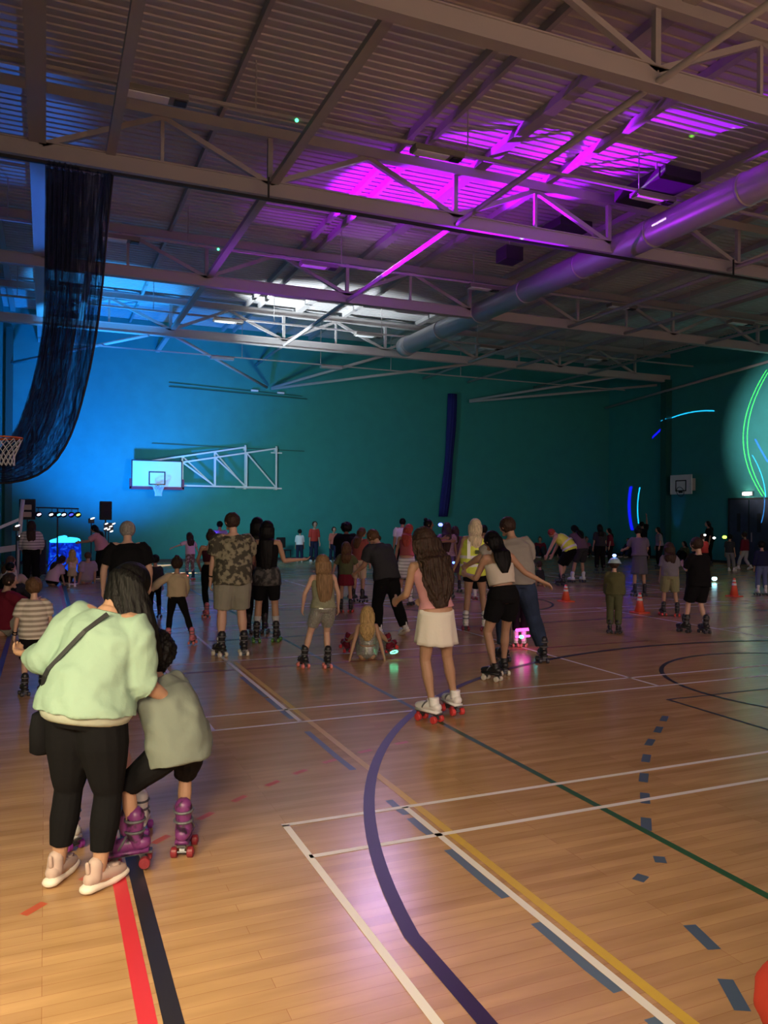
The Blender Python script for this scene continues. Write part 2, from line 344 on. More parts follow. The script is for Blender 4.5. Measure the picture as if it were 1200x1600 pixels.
# ------------------------------------------------------------------ roof trusses
def truss(y, lab, zb=7.7, zt=8.72):
    t = empty('roof_truss', ((XL+XR)/2, y, zb), 0, lab, 'truss', 'steel roof trusses across the hall'); cx = (XL+XR)/2
    b = MB(); b.box((0, 0, 0), (XR-XL, .03, .26)); b.box((0, .06, -.13), (XR-XL, .20, .02)); b.box((0, .06, .13), (XR-XL, .20, .02)); obj('bottom_chord', b, M_steel, t)
    b = MB(); b.box((0, 0, zt-zb), (XR-XL, .03, .20)); b.box((0, .03, zt-zb-.10), (XR-XL, .18, .02)); obj('top_chord', b, M_steel, t)
    x = -.1; nodes = []
    while x < XR: nodes.append(x); x += 3.8
    for k, x in enumerate(nodes):
        for (xa, xb) in ((x, x+1.9), (x, x-1.9)):
            if xb < XL or xb > XR: continue
            b = MB(); b.bar((xa-cx, .03, .09), (xb-cx, .03, zt-zb-.1), .09, .09); obj('diagonal', b, M_steel, t)
        b = MB(); b.bar((x-cx, .03, .08), (x-cx, .03, zt-zb-.1), .09, .09); obj('post', b, M_steel, t)
        if k % 2 == 0 and x+1.9 < XR:
            b = MB(); b.bar((x+1.9-cx, .03, .08), (x+1.9-cx, .03, zt-zb-.1), .06, .06); obj('post', b, M_steel, t)
    return t
for y, lab in ((2.25, 'roof truss nearest the camera, at the very top of the picture'), (8.35, 'thick roof truss crossing the upper right corner above the long duct'), (14.05, 'long roof truss from which the dark net hangs'),
               (20.25, 'roof truss lit magenta above the middle of the hall'), (26.5, 'roof truss closest to the teal back wall')):
    truss(y, lab)
def purlin(x, z, wd, h, lab, y0=-2, y1=YB-.02, m=M_steel, nm='roof_beam', grp='roof beams running along the hall'):
    b = MB(); b.box((0, 0, 0), (wd, .014, h)) if False else b.bar((0, y0, 0), (0, y1, 0), wd, h)
    return tag(obj(nm, b, m, loc=(x, 0, z)), lab, 'beam', grp)
for x, wd, lab in ((2.8, .07, 'thin roof purlin between the left beam and the bracket beam'), (6.2, .10, 'left one of a close pair of thin roof purlins'), (6.62, .08, 'right one of a close pair of thin roof purlins'),
               (8.03, .24, 'broad flat roof purlin left of the magenta patch'), (9.7, .14, 'roof purlin crossing the magenta patch'), (12.6, .2, 'broad purlin just right of the long duct'), (15.2, .26, 'broad flat purlin on the right side of the roof, nearest the duct'),
               (17.1, .22, 'broad flat purlin second from the duct on its right'), (18.9, .26, 'broad flat purlin third from the duct on its right'), (21.0, .22, 'broad flat purlin fourth from the duct on its right'), (23.2, .22, 'roof purlin nearest the right wall'), (-1.1, .16, 'roof purlin nearest the left wall')):
    purlin(x, ZD-.075, wd, .14, lab)
purlin(-.17, 7.87, .26, .14, 'thick steel beam at the far left running overhead into the net', m=M_steel)
purlin(.96, 7.86, .15, .12, 'second thick overhead beam from the left, just right of the net', m=M_steel)
purlin(3.78, 7.84, .15, .10, 'long diagonal-looking overhead beam left of the picture centre')
for x, lab in ((7.5, 'thin longitudinal tie glowing pink above the middle of the hall'), (14.75, 'bright pale tie rod right of the duct'), (16.9, 'bright pale tie rod near the right wall'), (20.3, 'dim tie rod farthest right')):
    b = MB(); b.cyl((0, -2, 0), (0, YB-.1, 0), .05, 10); tag(obj('tie_rod', b, M_steel, loc=(x, 0, 7.62), smooth=True), lab, 'tie rod', 'tie rods along the hall')
# end bracing between last truss and back wall
for i, (p, q, lab) in enumerate((((3.8, 26.5, 7.6), (7.9, 30.3, 6.75), 'roof brace running from the last truss to the left meeting point on the back wall'), ((11.3, 26.5, 7.6), (8.1, 30.3, 6.75), 'roof brace running from the last truss down to the left meeting point from its right'),
      ((15.0, 26.5, 7.6), (8.1, 30.35, 6.72), 'long shallow roof brace to the left meeting point on the back wall'), ((21.8, 26.5, 7.6), (16.9, 30.3, 6.8), 'roof brace near the top of the blue strip, right side'), ((24.3, 27.0, 7.5), (16.9, 30.3, 6.75), 'long shallow roof brace in the far right corner'),
      ((3.0, 26.5, 7.55), (-1.2, 30.3, 6.95), 'roof brace in the far left corner behind the net'), ((24.4, 20.2, 7.6), (24.2, 30.3, 6.9), 'thin brace along the top of the right wall'))):
    b = MB(); b.cyl(p, q, .055, 10); tag(obj('roof_brace', b, M_steel, smooth=True), lab, 'brace')
# round duct
b = MB(); rings = []; y = -2.0
b.cyl((0, -2, 0), (0, 25.2, 0), .30, 28)
dt = obj('ventilation_duct', b, M_galv, loc=(11.62, 0, 7.73), smooth=True); tag(dt, 'long round metal ventilation duct under the roof', 'duct')
for y in [1+2.4*i for i in range(11)]:
    b = MB(); b.cyl((0, y, 0), (0, y+.06, 0), .315, 28); obj('duct_collar', b, M_galv, dt, True)
b = MB(); b.cyl((0, 25.1, 0), (0, 25.5, 0), .34, 28); obj('duct_end_cap', b, M_galv, dt, True)
# luminaire rails
def lum(x, y, z, lab, grp):
    t = empty('strip_luminaire', (x, y, z), 0, lab, 'ceiling light', grp)
    b = MB(); b.box((0, 0, 0), (.95, .26, .09)); obj('housing', b, M_steel_d, t, bevel=.01)
    b = MB(); b.box((-.12, 0, -.052), (.62, .2, .02)); obj('diffuser', b, M_white, t)
    b = MB(); b.box((.36, 0, -.055), (.18, .16, .03)); obj('sensor', b, M_black, t)
rails = []
for ri, (y, z, xs, nm) in enumerate(((12.3, 8.08, (1.47, 6.2, 10.95, 15.7, 20.4), 'front'), (18.8, 8.0, (1.45, 6.2, 10.9, 15.6, 20.3), 'second'), (25.2, 7.95, (5.3, 10.1, 14.9, 19.7), 'rear'))):
    b = MB(); b.box((0, 0, 0), (XR-XL, .06, .05))
    rl = tag(obj('lighting_rail', b, M_steel, loc=((XL+XR)/2, y, z+.075)), nm+' lighting rail slung across the roof', 'rail')
    for x in [XL+.6+3.8*i for i in range(7)]:
        b = MB(); b.cyl((x-(XL+XR)/2, 0, .02), (x-(XL+XR)/2, 0, ZD-z-.05), .012, 6); obj('drop_rod', b, M_steel, rl)
    rails.append(rl)
    for k, x in enumerate(xs):
        lum(x, y, z, '%s unlit strip light on the %s lighting rail' % (('leftmost', 'second', 'third', 'fourth', 'rightmost')[k] if k < len(xs)-1 else 'rightmost', nm), 'unlit strip lights on the roof rails')
b = MB(); b.box((0, 0, 0), (XR-XL, .05, .05)); b.box((3, .02, .2), (.03, .03, .4)); b.box((-8, .02, .2), (.03, .03, .4))
tag(obj('net_track', b, M_black, loc=((XL+XR)/2, 13.7, 7.36)), 'dark track under the roof truss that carries the net', 'rail')
b = MB(); b.box((0, 0, 0), (XR-XL-3, .04, .04)); rl = tag(obj('rear_cable_tray', b, M_steel, loc=((XL+XR)/2, 27.6, 7.28)), 'thin pale cable tray hanging in front of the back wall', 'rail')
for x, l in ((5.6, 'left one of two slim boxes hung on the thin tray before the back wall'), (9.6, 'right one of two slim boxes hung on the thin tray before the back wall')):
    b = MB(); b.box((0, 0, 0), (.8, .2, .08)); tag(obj('slim_fitting', b, M_steel, loc=(x, 27.6, 7.2)), l, 'ceiling light')
for x in (6.3, 9.2, 12.0, 15):
    b = MB(); b.cyl((x-(XL+XR)/2, 0, 0), (x-(XL+XR)/2, 0, 1.6), .012, 6); obj('drop_rod', b, M_steel, rl)
for (x, y, z, d, lab) in ((11.3, 12.6, 8.45, (.9, 1.5, .22), 'dark flat heater panel beside the duct in front'), (11.1, 15.6, 8.5, (.9, 1.3, .2), 'dark flat heater panel beside the duct behind the first'), (10.6, 17.0, 8.3, (.5, .5, .35), 'small dark box fixed near the duct')):
    b = MB(); b.box((0, 0, 0), d); t = obj('heater_panel', b, M_rubber, loc=(x, y, z), bevel=.02); tag(t, lab, 'heater')
    b = MB(); b.cyl((0, 0, d[2]/2), (0, 0, ZD-z+.04), .02, 8); obj('hanger', b, M_steel, t)
for x, rl in ((3.66, rails[0]), (3.70, rails[1])):
    b = MB(); b.ell((x-(XL+XR)/2, -.03, -.03), V((.03, 0, 0)), V((0, .03, 0)), V((0, 0, .03)), 10, 6); obj('indicator_lamp', b, M_lit('green_led', (.1, 1, .4), 3), rl, True)
# ------------------------------------------------------------------ basketball goals
def board_mesh(wd, h, name_t, root, fr=.045, base=M_white, edge=None, sx=.59, sz=.45):
    b = MB(); b.box((0, 0, h/2), (wd, .03, h)); bd = obj('backboard', b, base, root)
    b = MB()
    for (c, d) in (((0, -.02, h-.02), (wd, .012, .04)), ((0, -.02, .02), (wd, .012, .04)), ((-wd/2+.02, -.02, h/2), (.04, .012, h)), ((wd/2-.02, -.02, h/2), (.04, .012, h))): b.box(c, d)
    obj('border', b, edge or M_black, bd)
    b = MB(); z0 = .14
    for (c, d) in (((0, -.02, z0+sz), (sx, .014, .045)), ((0, -.02, z0), (sx, .014, .045)), ((-sx/2+.02, -.02, z0+sz/2), (.045, .014, sz)), ((sx/2-.02, -.02, z0+sz/2), (.045, .014, sz))): b.box(c, d)
    obj('target_square', b, M_black, bd)
    return bd
def ring_net(root, y=-.43, z=.12):
    b = MB(); b.torus((0, y, z), (0, 0, 1), .225, .012); b.box((0, y/2-.1, z-.03), (.1, abs(y)-.2, .02)); b.box((0, -.03, z-.02), (.14, .03, .12)); rm = obj('rim', b, M_orange, root, True)
    b = MB(); n = 12
    for i in range(n):
        for s_ in (1, -1):
            pts = []
            for j in range(7):
                t = 2*PI*(i+s_*j*.5)/n; r = .22-.1*min(1, j/4); pts.append((math.cos(t)*r, y+math.sin(t)*r, z-.02-j*.065))
            b.tube(pts, .006, 4, dome=False, smooth=1)
    obj('net', b, M_white, rm)
t = empty('basketball_goal', (3.72, 29.85, 2.72), 0, 'white framed basketball backboard with long lattice arm on the back wall', 'basketball hoop')
board_mesh(1.80, 1.02, '', t); ring_net(t)
b = MB(); b.box((0, -.03, .0), (1.92, .07, .1)); b.box((-.93, -.03, .16), (.07, .07, .36)); b.box((.93, -.03, .16), (.07, .07, .36)); obj('padding', b, mat('maroon_pad', (.25, .02, .04), .6), t)
for k, (ax, bx) in enumerate(((-.29, 3.35), (.92, 4.58))):
    b = MB(); y0 = .10; y1 = .45
    def P_(f, zz): return (ax+(bx-ax)*f, y0+(y1-y0)*f, zz)
    zt = lambda f: .98+(1.66-.98)*f; zb_ = lambda f: .12
    b.bar(P_(0, zt(0)), P_(1, zt(1)), .06, .06); b.bar(P_(0, zb_(0)), P_(1, zb_(1)), .06, .06)
    for f in (.0, .335, .67, 1.0): b.bar(P_(f, zb_(f)), P_(f, zt(f)+(.08 if f == 1 else 0)), .06, .06)
    for f0, f1 in ((0, .335), (.335, .67), (.67, 1.0)): b.bar(P_(f0, zt(f0)), P_(f1, zb_(f1)), .05, .05)
    obj('lattice_arm', b, M_white, t)
b = MB(); b.bar((-.29, .08, .12), (.92, .08, .12), .05, .05); b.bar((-.29, .08, .98), (.92, .08, .98), .05, .05)
for x in (3.35, 4.58): b.box((x, .55, .1), (.10, .2, .12)); b.box((x, .55, 1.6), (.10, .2, .12))
b.bar((3.0, .6, .1), (4.85, .6, .1), .06, .06); b.bar((4.4, .6, 1.5), (4.85, .6, 1.5), .05, .05); obj('mounting_frame', b, M_white, t)
t = empty('practice_hoop', (XR-.42, 25.38, 2.74), R(-90), 'small square white backboard on the right wall beside the column', 'basketball hoop')
board_mesh(1.2, .80, '', t, sx=.6, sz=.42, edge=M_white)
b = MB(); b.torus((0, -.05, .1), (0, 1, .25), .2, .012); b.box((0, -.03, .1), (.2, .04, .1)); obj('folded_rim', b, M_black, t)
b = MB(); b.box((-.35, .2, .4), (.06, .4, .5)); b.box((.35, .2, .4), (.06, .4, .5)); obj('bracket', b, M_steel, t)
t = empty('side_hoop', (-.95, 13.05, 2.78), R(90), 'orange hoop poking in from the left edge below the net', 'basketball hoop')
board_mesh(1.2, .85, '', t, sx=.5, sz=.4); ring_net(t, y=-.40, z=.13)
b = MB(); b.box((-.3, .22, .4), (.06, .44, .06)); b.box((.3, .22, .4), (.06, .44, .06)); obj('bracket', b, M_steel, t)
# ------------------------------------------------------------------ blue strip hanging at the back wall
b = MB(); n = 30; rings = []
for j in range(15):
    f = j/14; z = 7.05-5.3*f; x = 16.12-.42*f**1.6; wd = .19+.02*math.sin(f*9)
    rings.append((V((x, 30.38, z)), V((wd, 0, 0)), V((0, .09, 0)), lambda t, f=f: 1+.16*math.sin(9*t+f*4)))
b.ring(rings, 36); tag(obj('hanging_curtain', b, mat('royal_blue_cloth', (.008, .012, .16), .8, bump=.3, bscale=8), smooth=True), 'narrow dark blue gathered curtain hanging against the back wall', 'curtain')
# ------------------------------------------------------------------ gathered divider net
def net_tex(nt, N, L, b, tc):
    mp = N.new('ShaderNodeMapping'); mp.inputs['Scale'].default_value = (16, 16, 1.1); L.new(tc.outputs['Object'], mp.inputs[0])
    n = N.new('ShaderNodeTexNoise'); n.inputs['Scale'].default_value = 1.3; n.inputs['Detail'].default_value = 5; L.new(mp.outputs[0], n.inputs['Vector'])
    r = ramp(N, [(.32, (.20,)*3), (.62, (.86,)*3)]); L.new(n.outputs[0], r.inputs[0]); L.new(r.outputs[0], b.inputs['Alpha'])
M_net = mat('navy_net_mesh', (.008, .016, .07), .9, tex=net_tex)
def net_layer(lo, hi, y, amp, seed):
    """lo/hi: left and right edge as functions of f; vertical gathered cloth"""
    b = MB(); nx, nz = 44, 46; vs = []
    for j in range(nz+1):
        f = j/nz; (xa, za), (xb, zb_) = lo(f), hi(f)
        for i in range(nx+1):
            g = i/nx; vs.append((xa+(xb-xa)*g, y+amp*math.sin(g*38+seed+1.5*math.sin(f*3+seed))+.04*math.sin(f*7+seed), za+(zb_-za)*g))
    b.add(vs, [(j*(nx+1)+i, j*(nx+1)+i+1, (j+1)*(nx+1)+i+1, (j+1)*(nx+1)+i) for j in range(nz) for i in range(nx)])
    return b
def curve(pts):
    def f(t):
        k = t*(len(pts)-1); i = min(int(k), len(pts)-2); u = k-i; p0, p1, p2, p3 = pts[max(i-1, 0)], pts[i], pts[i+1], pts[min(i+2, len(pts)-1)]
        return tuple(.5*(2*p1[q]+(p2[q]-p0[q])*u+(2*p0[q]-5*p1[q]+4*p2[q]-p3[q])*u*u+(3*p1[q]-p0[q]-3*p2[q]+p3[q])*u**3) for q in (0, 1))
    return f
lf = curve([(-.05, 7.35), (-.05, 6.4), (-.05, 5.5), (-.08, 4.7), (-.2, 3.95), (-.38, 3.3), (-.58, 2.9), (-.9, 2.66), (-1.3, 2.6)])
rf = curve([(.97, 7.35), (.89, 6.4), (.82, 5.5), (.73, 4.7), (.59, 3.9), (.36, 3.05), (.02, 2.5), (-.5, 2.27), (-1.3, 2.25)])
t = empty('divider_net', (0, 13.7, 0), 0, 'dark blue gathered divider net hanging from the roof and tied back to the left', 'net')
mid = lambda k: (lambda f: tuple(lf(f)[q]*(1-k)+rf(f)[q]*k for q in (0, 1)))
for (k0, k1, yy, am, sd) in ((0, 1, 0, .05, 0), (.02, .62, .10, .06, 2), (.03, .5, -.08, .05, 4), (.86, 1, -.06, .03, 1), (.0, .9, .18, .05, 5)):
    obj('net_panel', net_layer(mid(k0), mid(k1), yy, am, sd), M_net, t, True)
b = MB(); b.tube([(rf(i/24)[0], 0, rf(i/24)[1]) for i in range(25)], .018, 6, smooth=1); obj('hem_cord', b, M_black, t, True)
# ------------------------------------------------------------------ people
tex_n = bpy.data.textures.new('cloth_folds', 'CLOUDS'); tex_n.noise_scale = .16; tex_n.noise_depth = 1
tex_h = bpy.data.textures.new('hair_strands', 'CLOUDS'); tex_h.noise_scale = .035; tex_h.noise_depth = 2
tex_f = bpy.data.textures.new('deep_folds', 'MARBLE'); tex_f.noise_scale = .22; tex_f.turbulence = 9; tex_f.noise_depth = 2; tex_f.marble_type = 'SOFT'
def remesh(o, vox, sm=3, disp=None, st=.01):
    r = o.modifiers.new('merge', 'REMESH'); r.mode = 'VOXEL'; r.voxel_size = vox; r.use_smooth_shade = True
    s = o.modifiers.new('smooth', 'SMOOTH'); s.factor = .5; s.iterations = sm
    if disp:
        d = o.modifiers.new('folds', 'DISPLACE'); d.texture = disp; d.strength = st; d.mid_level = .5; d.texture_coords = 'LOCAL'
def lerp(a, b, t): return a+(b-a)*t
SK = {'pale': (.55, .33, .24), 'tan': (.42, .24, .15), 'brown': (.22, .11, .065)}
def skin_m(k): return mat('skin_'+k, SK[k], .55, bump=.05)
HAIRC = {'black': (.004, .0035, .0035), 'dark': (.035, .02, .014), 'brown': (.09, .045, .022), 'blond': (.42, .28, .12), 'fair': (.20, .12, .06), 'grey': (.25, .23, .21), 'platinum': (.62, .52, .34), 'red': (.30, .05, .03)}
def hair_m(k):
    def t(nt, N, L, b, tc):
        mp = N.new('ShaderNodeMapping'); mp.inputs['Scale'].default_value = (110, 110, 7); L.new(tc.outputs['Object'], mp.inputs[0])
        n = N.new('ShaderNodeTexNoise'); n.inputs['Scale'].default_value = 1; n.inputs['Detail'].default_value = 3; n.inputs['Distortion'].default_value = .6; L.new(mp.outputs[0], n.inputs['Vector'])
        c = HAIRC[k]; r = ramp(N, [(.3, tuple(x*.55 for x in c)), (.7, tuple(min(1, x*1.5) for x in c))]); L.new(n.outputs[0], r.inputs[0]); L.new(r.outputs[0], b.inputs['Base Color'])
        bp = N.new('ShaderNodeBump'); bp.inputs['Strength'].default_value = .5; bp.inputs['Distance'].default_value = .01; L.new(n.outputs[0], bp.inputs['Height']); L.new(bp.outputs[0], b.inputs['Normal'])
    return mat('hair_'+k, HAIRC[k], .55, spec=.18, tex=t)
def strands(b, rings, n, rad, wave, seed, length=1.0, n0=0):
    rg = random.Random(seed)
    for k in range(n):
        th = PI*(.02+.96*(k+.5)/n)+rg.uniform(-.08, .08); ph = rg.uniform(0, 6.28); fr_ = rg.uniform(2.2, 3.4); ln = length*rg.uniform(.82, 1.0); m = 15; P, Q = [], []
        for j in range(m):
            f = n0+(1-n0)*j/(m-1)*ln; x = f*(len(rings)-1); i = min(int(x), len(rings)-2); u = x-i
            c = rings[i][0].lerp(rings[i+1][0], u); a = rings[i][1].lerp(rings[i+1][1], u); d = rings[i][2].lerp(rings[i+1][2], u); g = wave*min(1, j/4)
            P.append(c+a*(math.cos(th)*(.96+g*math.sin(fr_*f*6+ph)))-d*(math.sin(th)*(.98+g*math.cos(fr_*f*5+ph)))); Q.append(rad*(1 if j < m-3 else (m-j)/4))
        b.tube(P, Q, 6, smooth=1)
def cloth(name, col, **kw): return mat('cloth_'+name, col, kw.pop('rough', .9), spec=.12, bump=kw.pop('bump', .15), bscale=kw.pop('bscale', 40), **kw)
roots = []
DEF_L = (.075, 0, 0, 8)
def torso_prof(kind):
    if kind == 'm': pr = [(-.045, .062, .055), (-.01, .092, .068), (.03, .093, .066), (.08, .083, .058), (.13, .088, .060), (.19, .102, .066), (.24, .108, .064), (.275, .098, .055), (.30, .062, .044), (.325, .036, .036)]
    elif kind == 'c': pr = [(-.045, .058, .05), (-.01, .082, .064), (.03, .082, .064), (.08, .078, .062), (.13, .080, .060), (.19, .087, .060), (.24, .092, .056), (.272, .082, .048), (.295, .05, .038), (.32, .030, .030)]
    elif kind == 'b': pr = [(-.045, .085, .075), (-.01, .126, .098), (.03, .122, .094), (.08, .102, .082), (.13, .100, .078), (.19, .102, .076), (.24, .104, .070), (.275, .092, .058), (.30, .056, .046), (.325, .034, .038)]
    else: pr = [(-.045, .065, .056), (-.01, .102, .074), (.03, .098, .070), (.08, .075, .054), (.13, .078, .055), (.19, .090, .064), (.24, .095, .060), (.275, .088, .050), (.30, .052, .040), (.325, .031, .032)]
    return pr
skate_cache = {}
def skate_meshes(boot, wheel, style):
    key = (boot.name, wheel.name, style)
    if key in skate_cache: return skate_cache[key]
    zs = .085; low = style == 'quadlow'
    bt = MB()
    if style in ('quad', 'quadlow'):
        bt.tube([(0, -.055, zs+.045), (0, .02, zs+.048), (0, .09, zs+.040), (0, .15, zs+.032)], [.042, .043, .043, .034], 14, sq=.95)
        if low: bt.tube([(0, -.025, zs+.05), (0, -.02, zs+.09), (0, -.02, zs+.125)], [.047, .044, .044], 14, dome=False); bt.tube([(0, .03, zs+.085), (0, .012, zs+.135)], [.026, .022], 8)
        else:
            bt.tube([(0, -.02, zs+.05), (0, -.012, zs+.10), (0, -.02, zs+.15), (0, -.025, zs+.20)], [.048, .044, .046, .050], 14)
            bt.tube([(0, .040, zs+.11), (0, .045, zs+.17), (0, .030, zs+.225)], [.022, .024, .02], 8)
        bt.box((0, .04, zs+.006), (.078, .24, .018))
    elif style == 'sneaker':
        bt.tube([(0, -.055, .070), (0, .02, .072), (0, .09, .060), (0, .150, .050)], [.037, .040, .042, .033], 16, sq=.95)
        bt.tube([(0, -.03, .07), (0, -.024, .11), (0, -.02, .135)], [.043, .040, .040], 14)
        bt.tube([(0, .012, .115), (0, .0, .165)], [.024, .020], 8); bt.tube([(0, -.066, .11), (0, -.074, .155)], [.014, .011], 8); bt.box((0, .10, .085), (.05, .05, .03))
    parts = dict(boot=bt.mesh('roller_skate' if style != 'sneaker' else 'shoe', boot, True))
    if style in ('quad', 'quadlow'):
        for k, (x, y) in enumerate(((-.045, -.055), (.045, -.055), (-.045, .115), (.045, .115))):
            wm = MB(); s_ = 1 if x > 0 else -1
            wm.ring([(V((x-.018, y, .031)), V((0, .026, 0)), V((0, 0, .026))), (V((x-.013, y, .031)), V((0, .031, 0)), V((0, 0, .031))), (V((x+.013, y, .031)), V((0, .031, 0)), V((0, 0, .031))), (V((x+.018, y, .031)), V((0, .026, 0)), V((0, 0, .026)))], 16)
            wm.cyl((x+s_*.018, y, .031), (x+s_*.022, y, .031), .012, 10)
            parts['wheel%d' % k] = wm.mesh('wheel', wheel, False)
        pl = MB(); pl.box((0, .03, .077), (.05, .25, .012)); 
        for y in (-.055, .115): pl.cyl((-.05, y, .031), (.05, y, .031), .008, 8); pl.bar((0, y, .035), (0, y+(.02 if y < 0 else -.02), .075), .03, .03)
        parts['plate'] = pl.mesh('plate', mat('skate_plate', (.12, .12, .13), .35, metal=.7))
        ts = MB(); ts.cyl((0, .155, .03), (0, .15, .072), .018, 12, .014); parts['toe_stop'] = ts.mesh('toe_stop', wheel)
        st = MB()
        for (y, z, r) in (() if low else ((-.013, zs+.115, .050), (-.02, zs+.175, .053))): st.torus((0, y, z), (0, -.1, 1), r, .008, 16, 6)
        st.torus((0, .06, zs+.055), (0, .8, .6), .047, .007, 16, 6); parts['strap'] = st.mesh('strap', mat('skate_strap', (.10, .10, .11), .5))
    elif style == 'sneaker':
        so = MB(); so.tube([(0, -.070, .028), (0, -.02, .026), (0, .02, .021), (0, .09, .022), (0, .160, .028)], [.044, .044, .040, .048, .040], 16, sq=.60); parts['sole'] = so.mesh('sole', wheel, True)
        lc = MB()
        for q in range(4): lc.tube([(-.022, .05+q*.022, .098-q*.009), (0, .055+q*.022, .104-q*.009), (.022, .05+q*.022, .098-q*.009)], .004, 5, smooth=1)
        parts['laces'] = lc.mesh('laces', wheel)
    skate_cache[key] = parts; return parts
def hand(mb, w, d, side, front, sc, det, out, curl=.35):
    """palm, four fingers, thumb; w wrist, d direction, side = thumb side, front = palm normal"""
    d = d.normalized(); side = (side-d*side.dot(d)).normalized(); nrm = d.cross(side).normalized()
    if nrm.dot(front) < 0: nrm = -nrm
    L = .050*sc
    mb.ring([(w-d*.01*sc, side*.016*sc, nrm*.013*sc), (w+d*.008*sc, side*.020*sc, nrm*.0125*sc), (w+d*.03*sc, side*.0245*sc, nrm*.0125*sc), (w+d*L, side*.024*sc, nrm*.0115*sc), (w+d*(L+.006*sc), side*.018*sc, nrm*.008*sc)], 12)
    if det < 1:
        mb.tube([w+d*L*.8, w+d*(L+.02*sc)+nrm*.004*sc, w+d*(L+.04*sc)+nrm*.014*sc], [.017*sc, .016*sc, .012*sc], 8, smooth=1)
        mb.tube([w+side*.014*sc+d*.012*sc, w+side*.03*sc+d*.034*sc], [.010*sc, .008*sc], 6, smooth=1); return
    for k, (o, ln) in enumerate(((.0165, .042), (.0055, .047), (-.0055, .044), (-.0165, .035))):
        p0 = w+d*(L-.008*sc)+side*o*sc; ln *= sc; c = curl*(1+.12*k)
        p1 = p0+(d*math.cos(c*.5)+nrm*math.sin(c*.5))*(ln*.42+.008*sc); p2 = p1+(d*math.cos(c*1.5)+nrm*math.sin(c*1.5))*ln*.33; p3 = p2+(d*math.cos(c*2.3)+nrm*math.sin(c*2.3))*ln*.25
        mb.tube([p0, p1, p2, p3], [.0062*sc, .0058*sc, .0053*sc, .0046*sc], 7, smooth=1)
    p0 = w+side*.012*sc+d*.008*sc; p1 = w+side*.030*sc+d*.028*sc+nrm*.006*sc; p2 = p1+(d*.85+side*.35+nrm*.25)*.022*sc; 
    mb.tube([p0, p1, p2], [.0095*sc, .0078*sc, .0058*sc], 7, smooth=1)
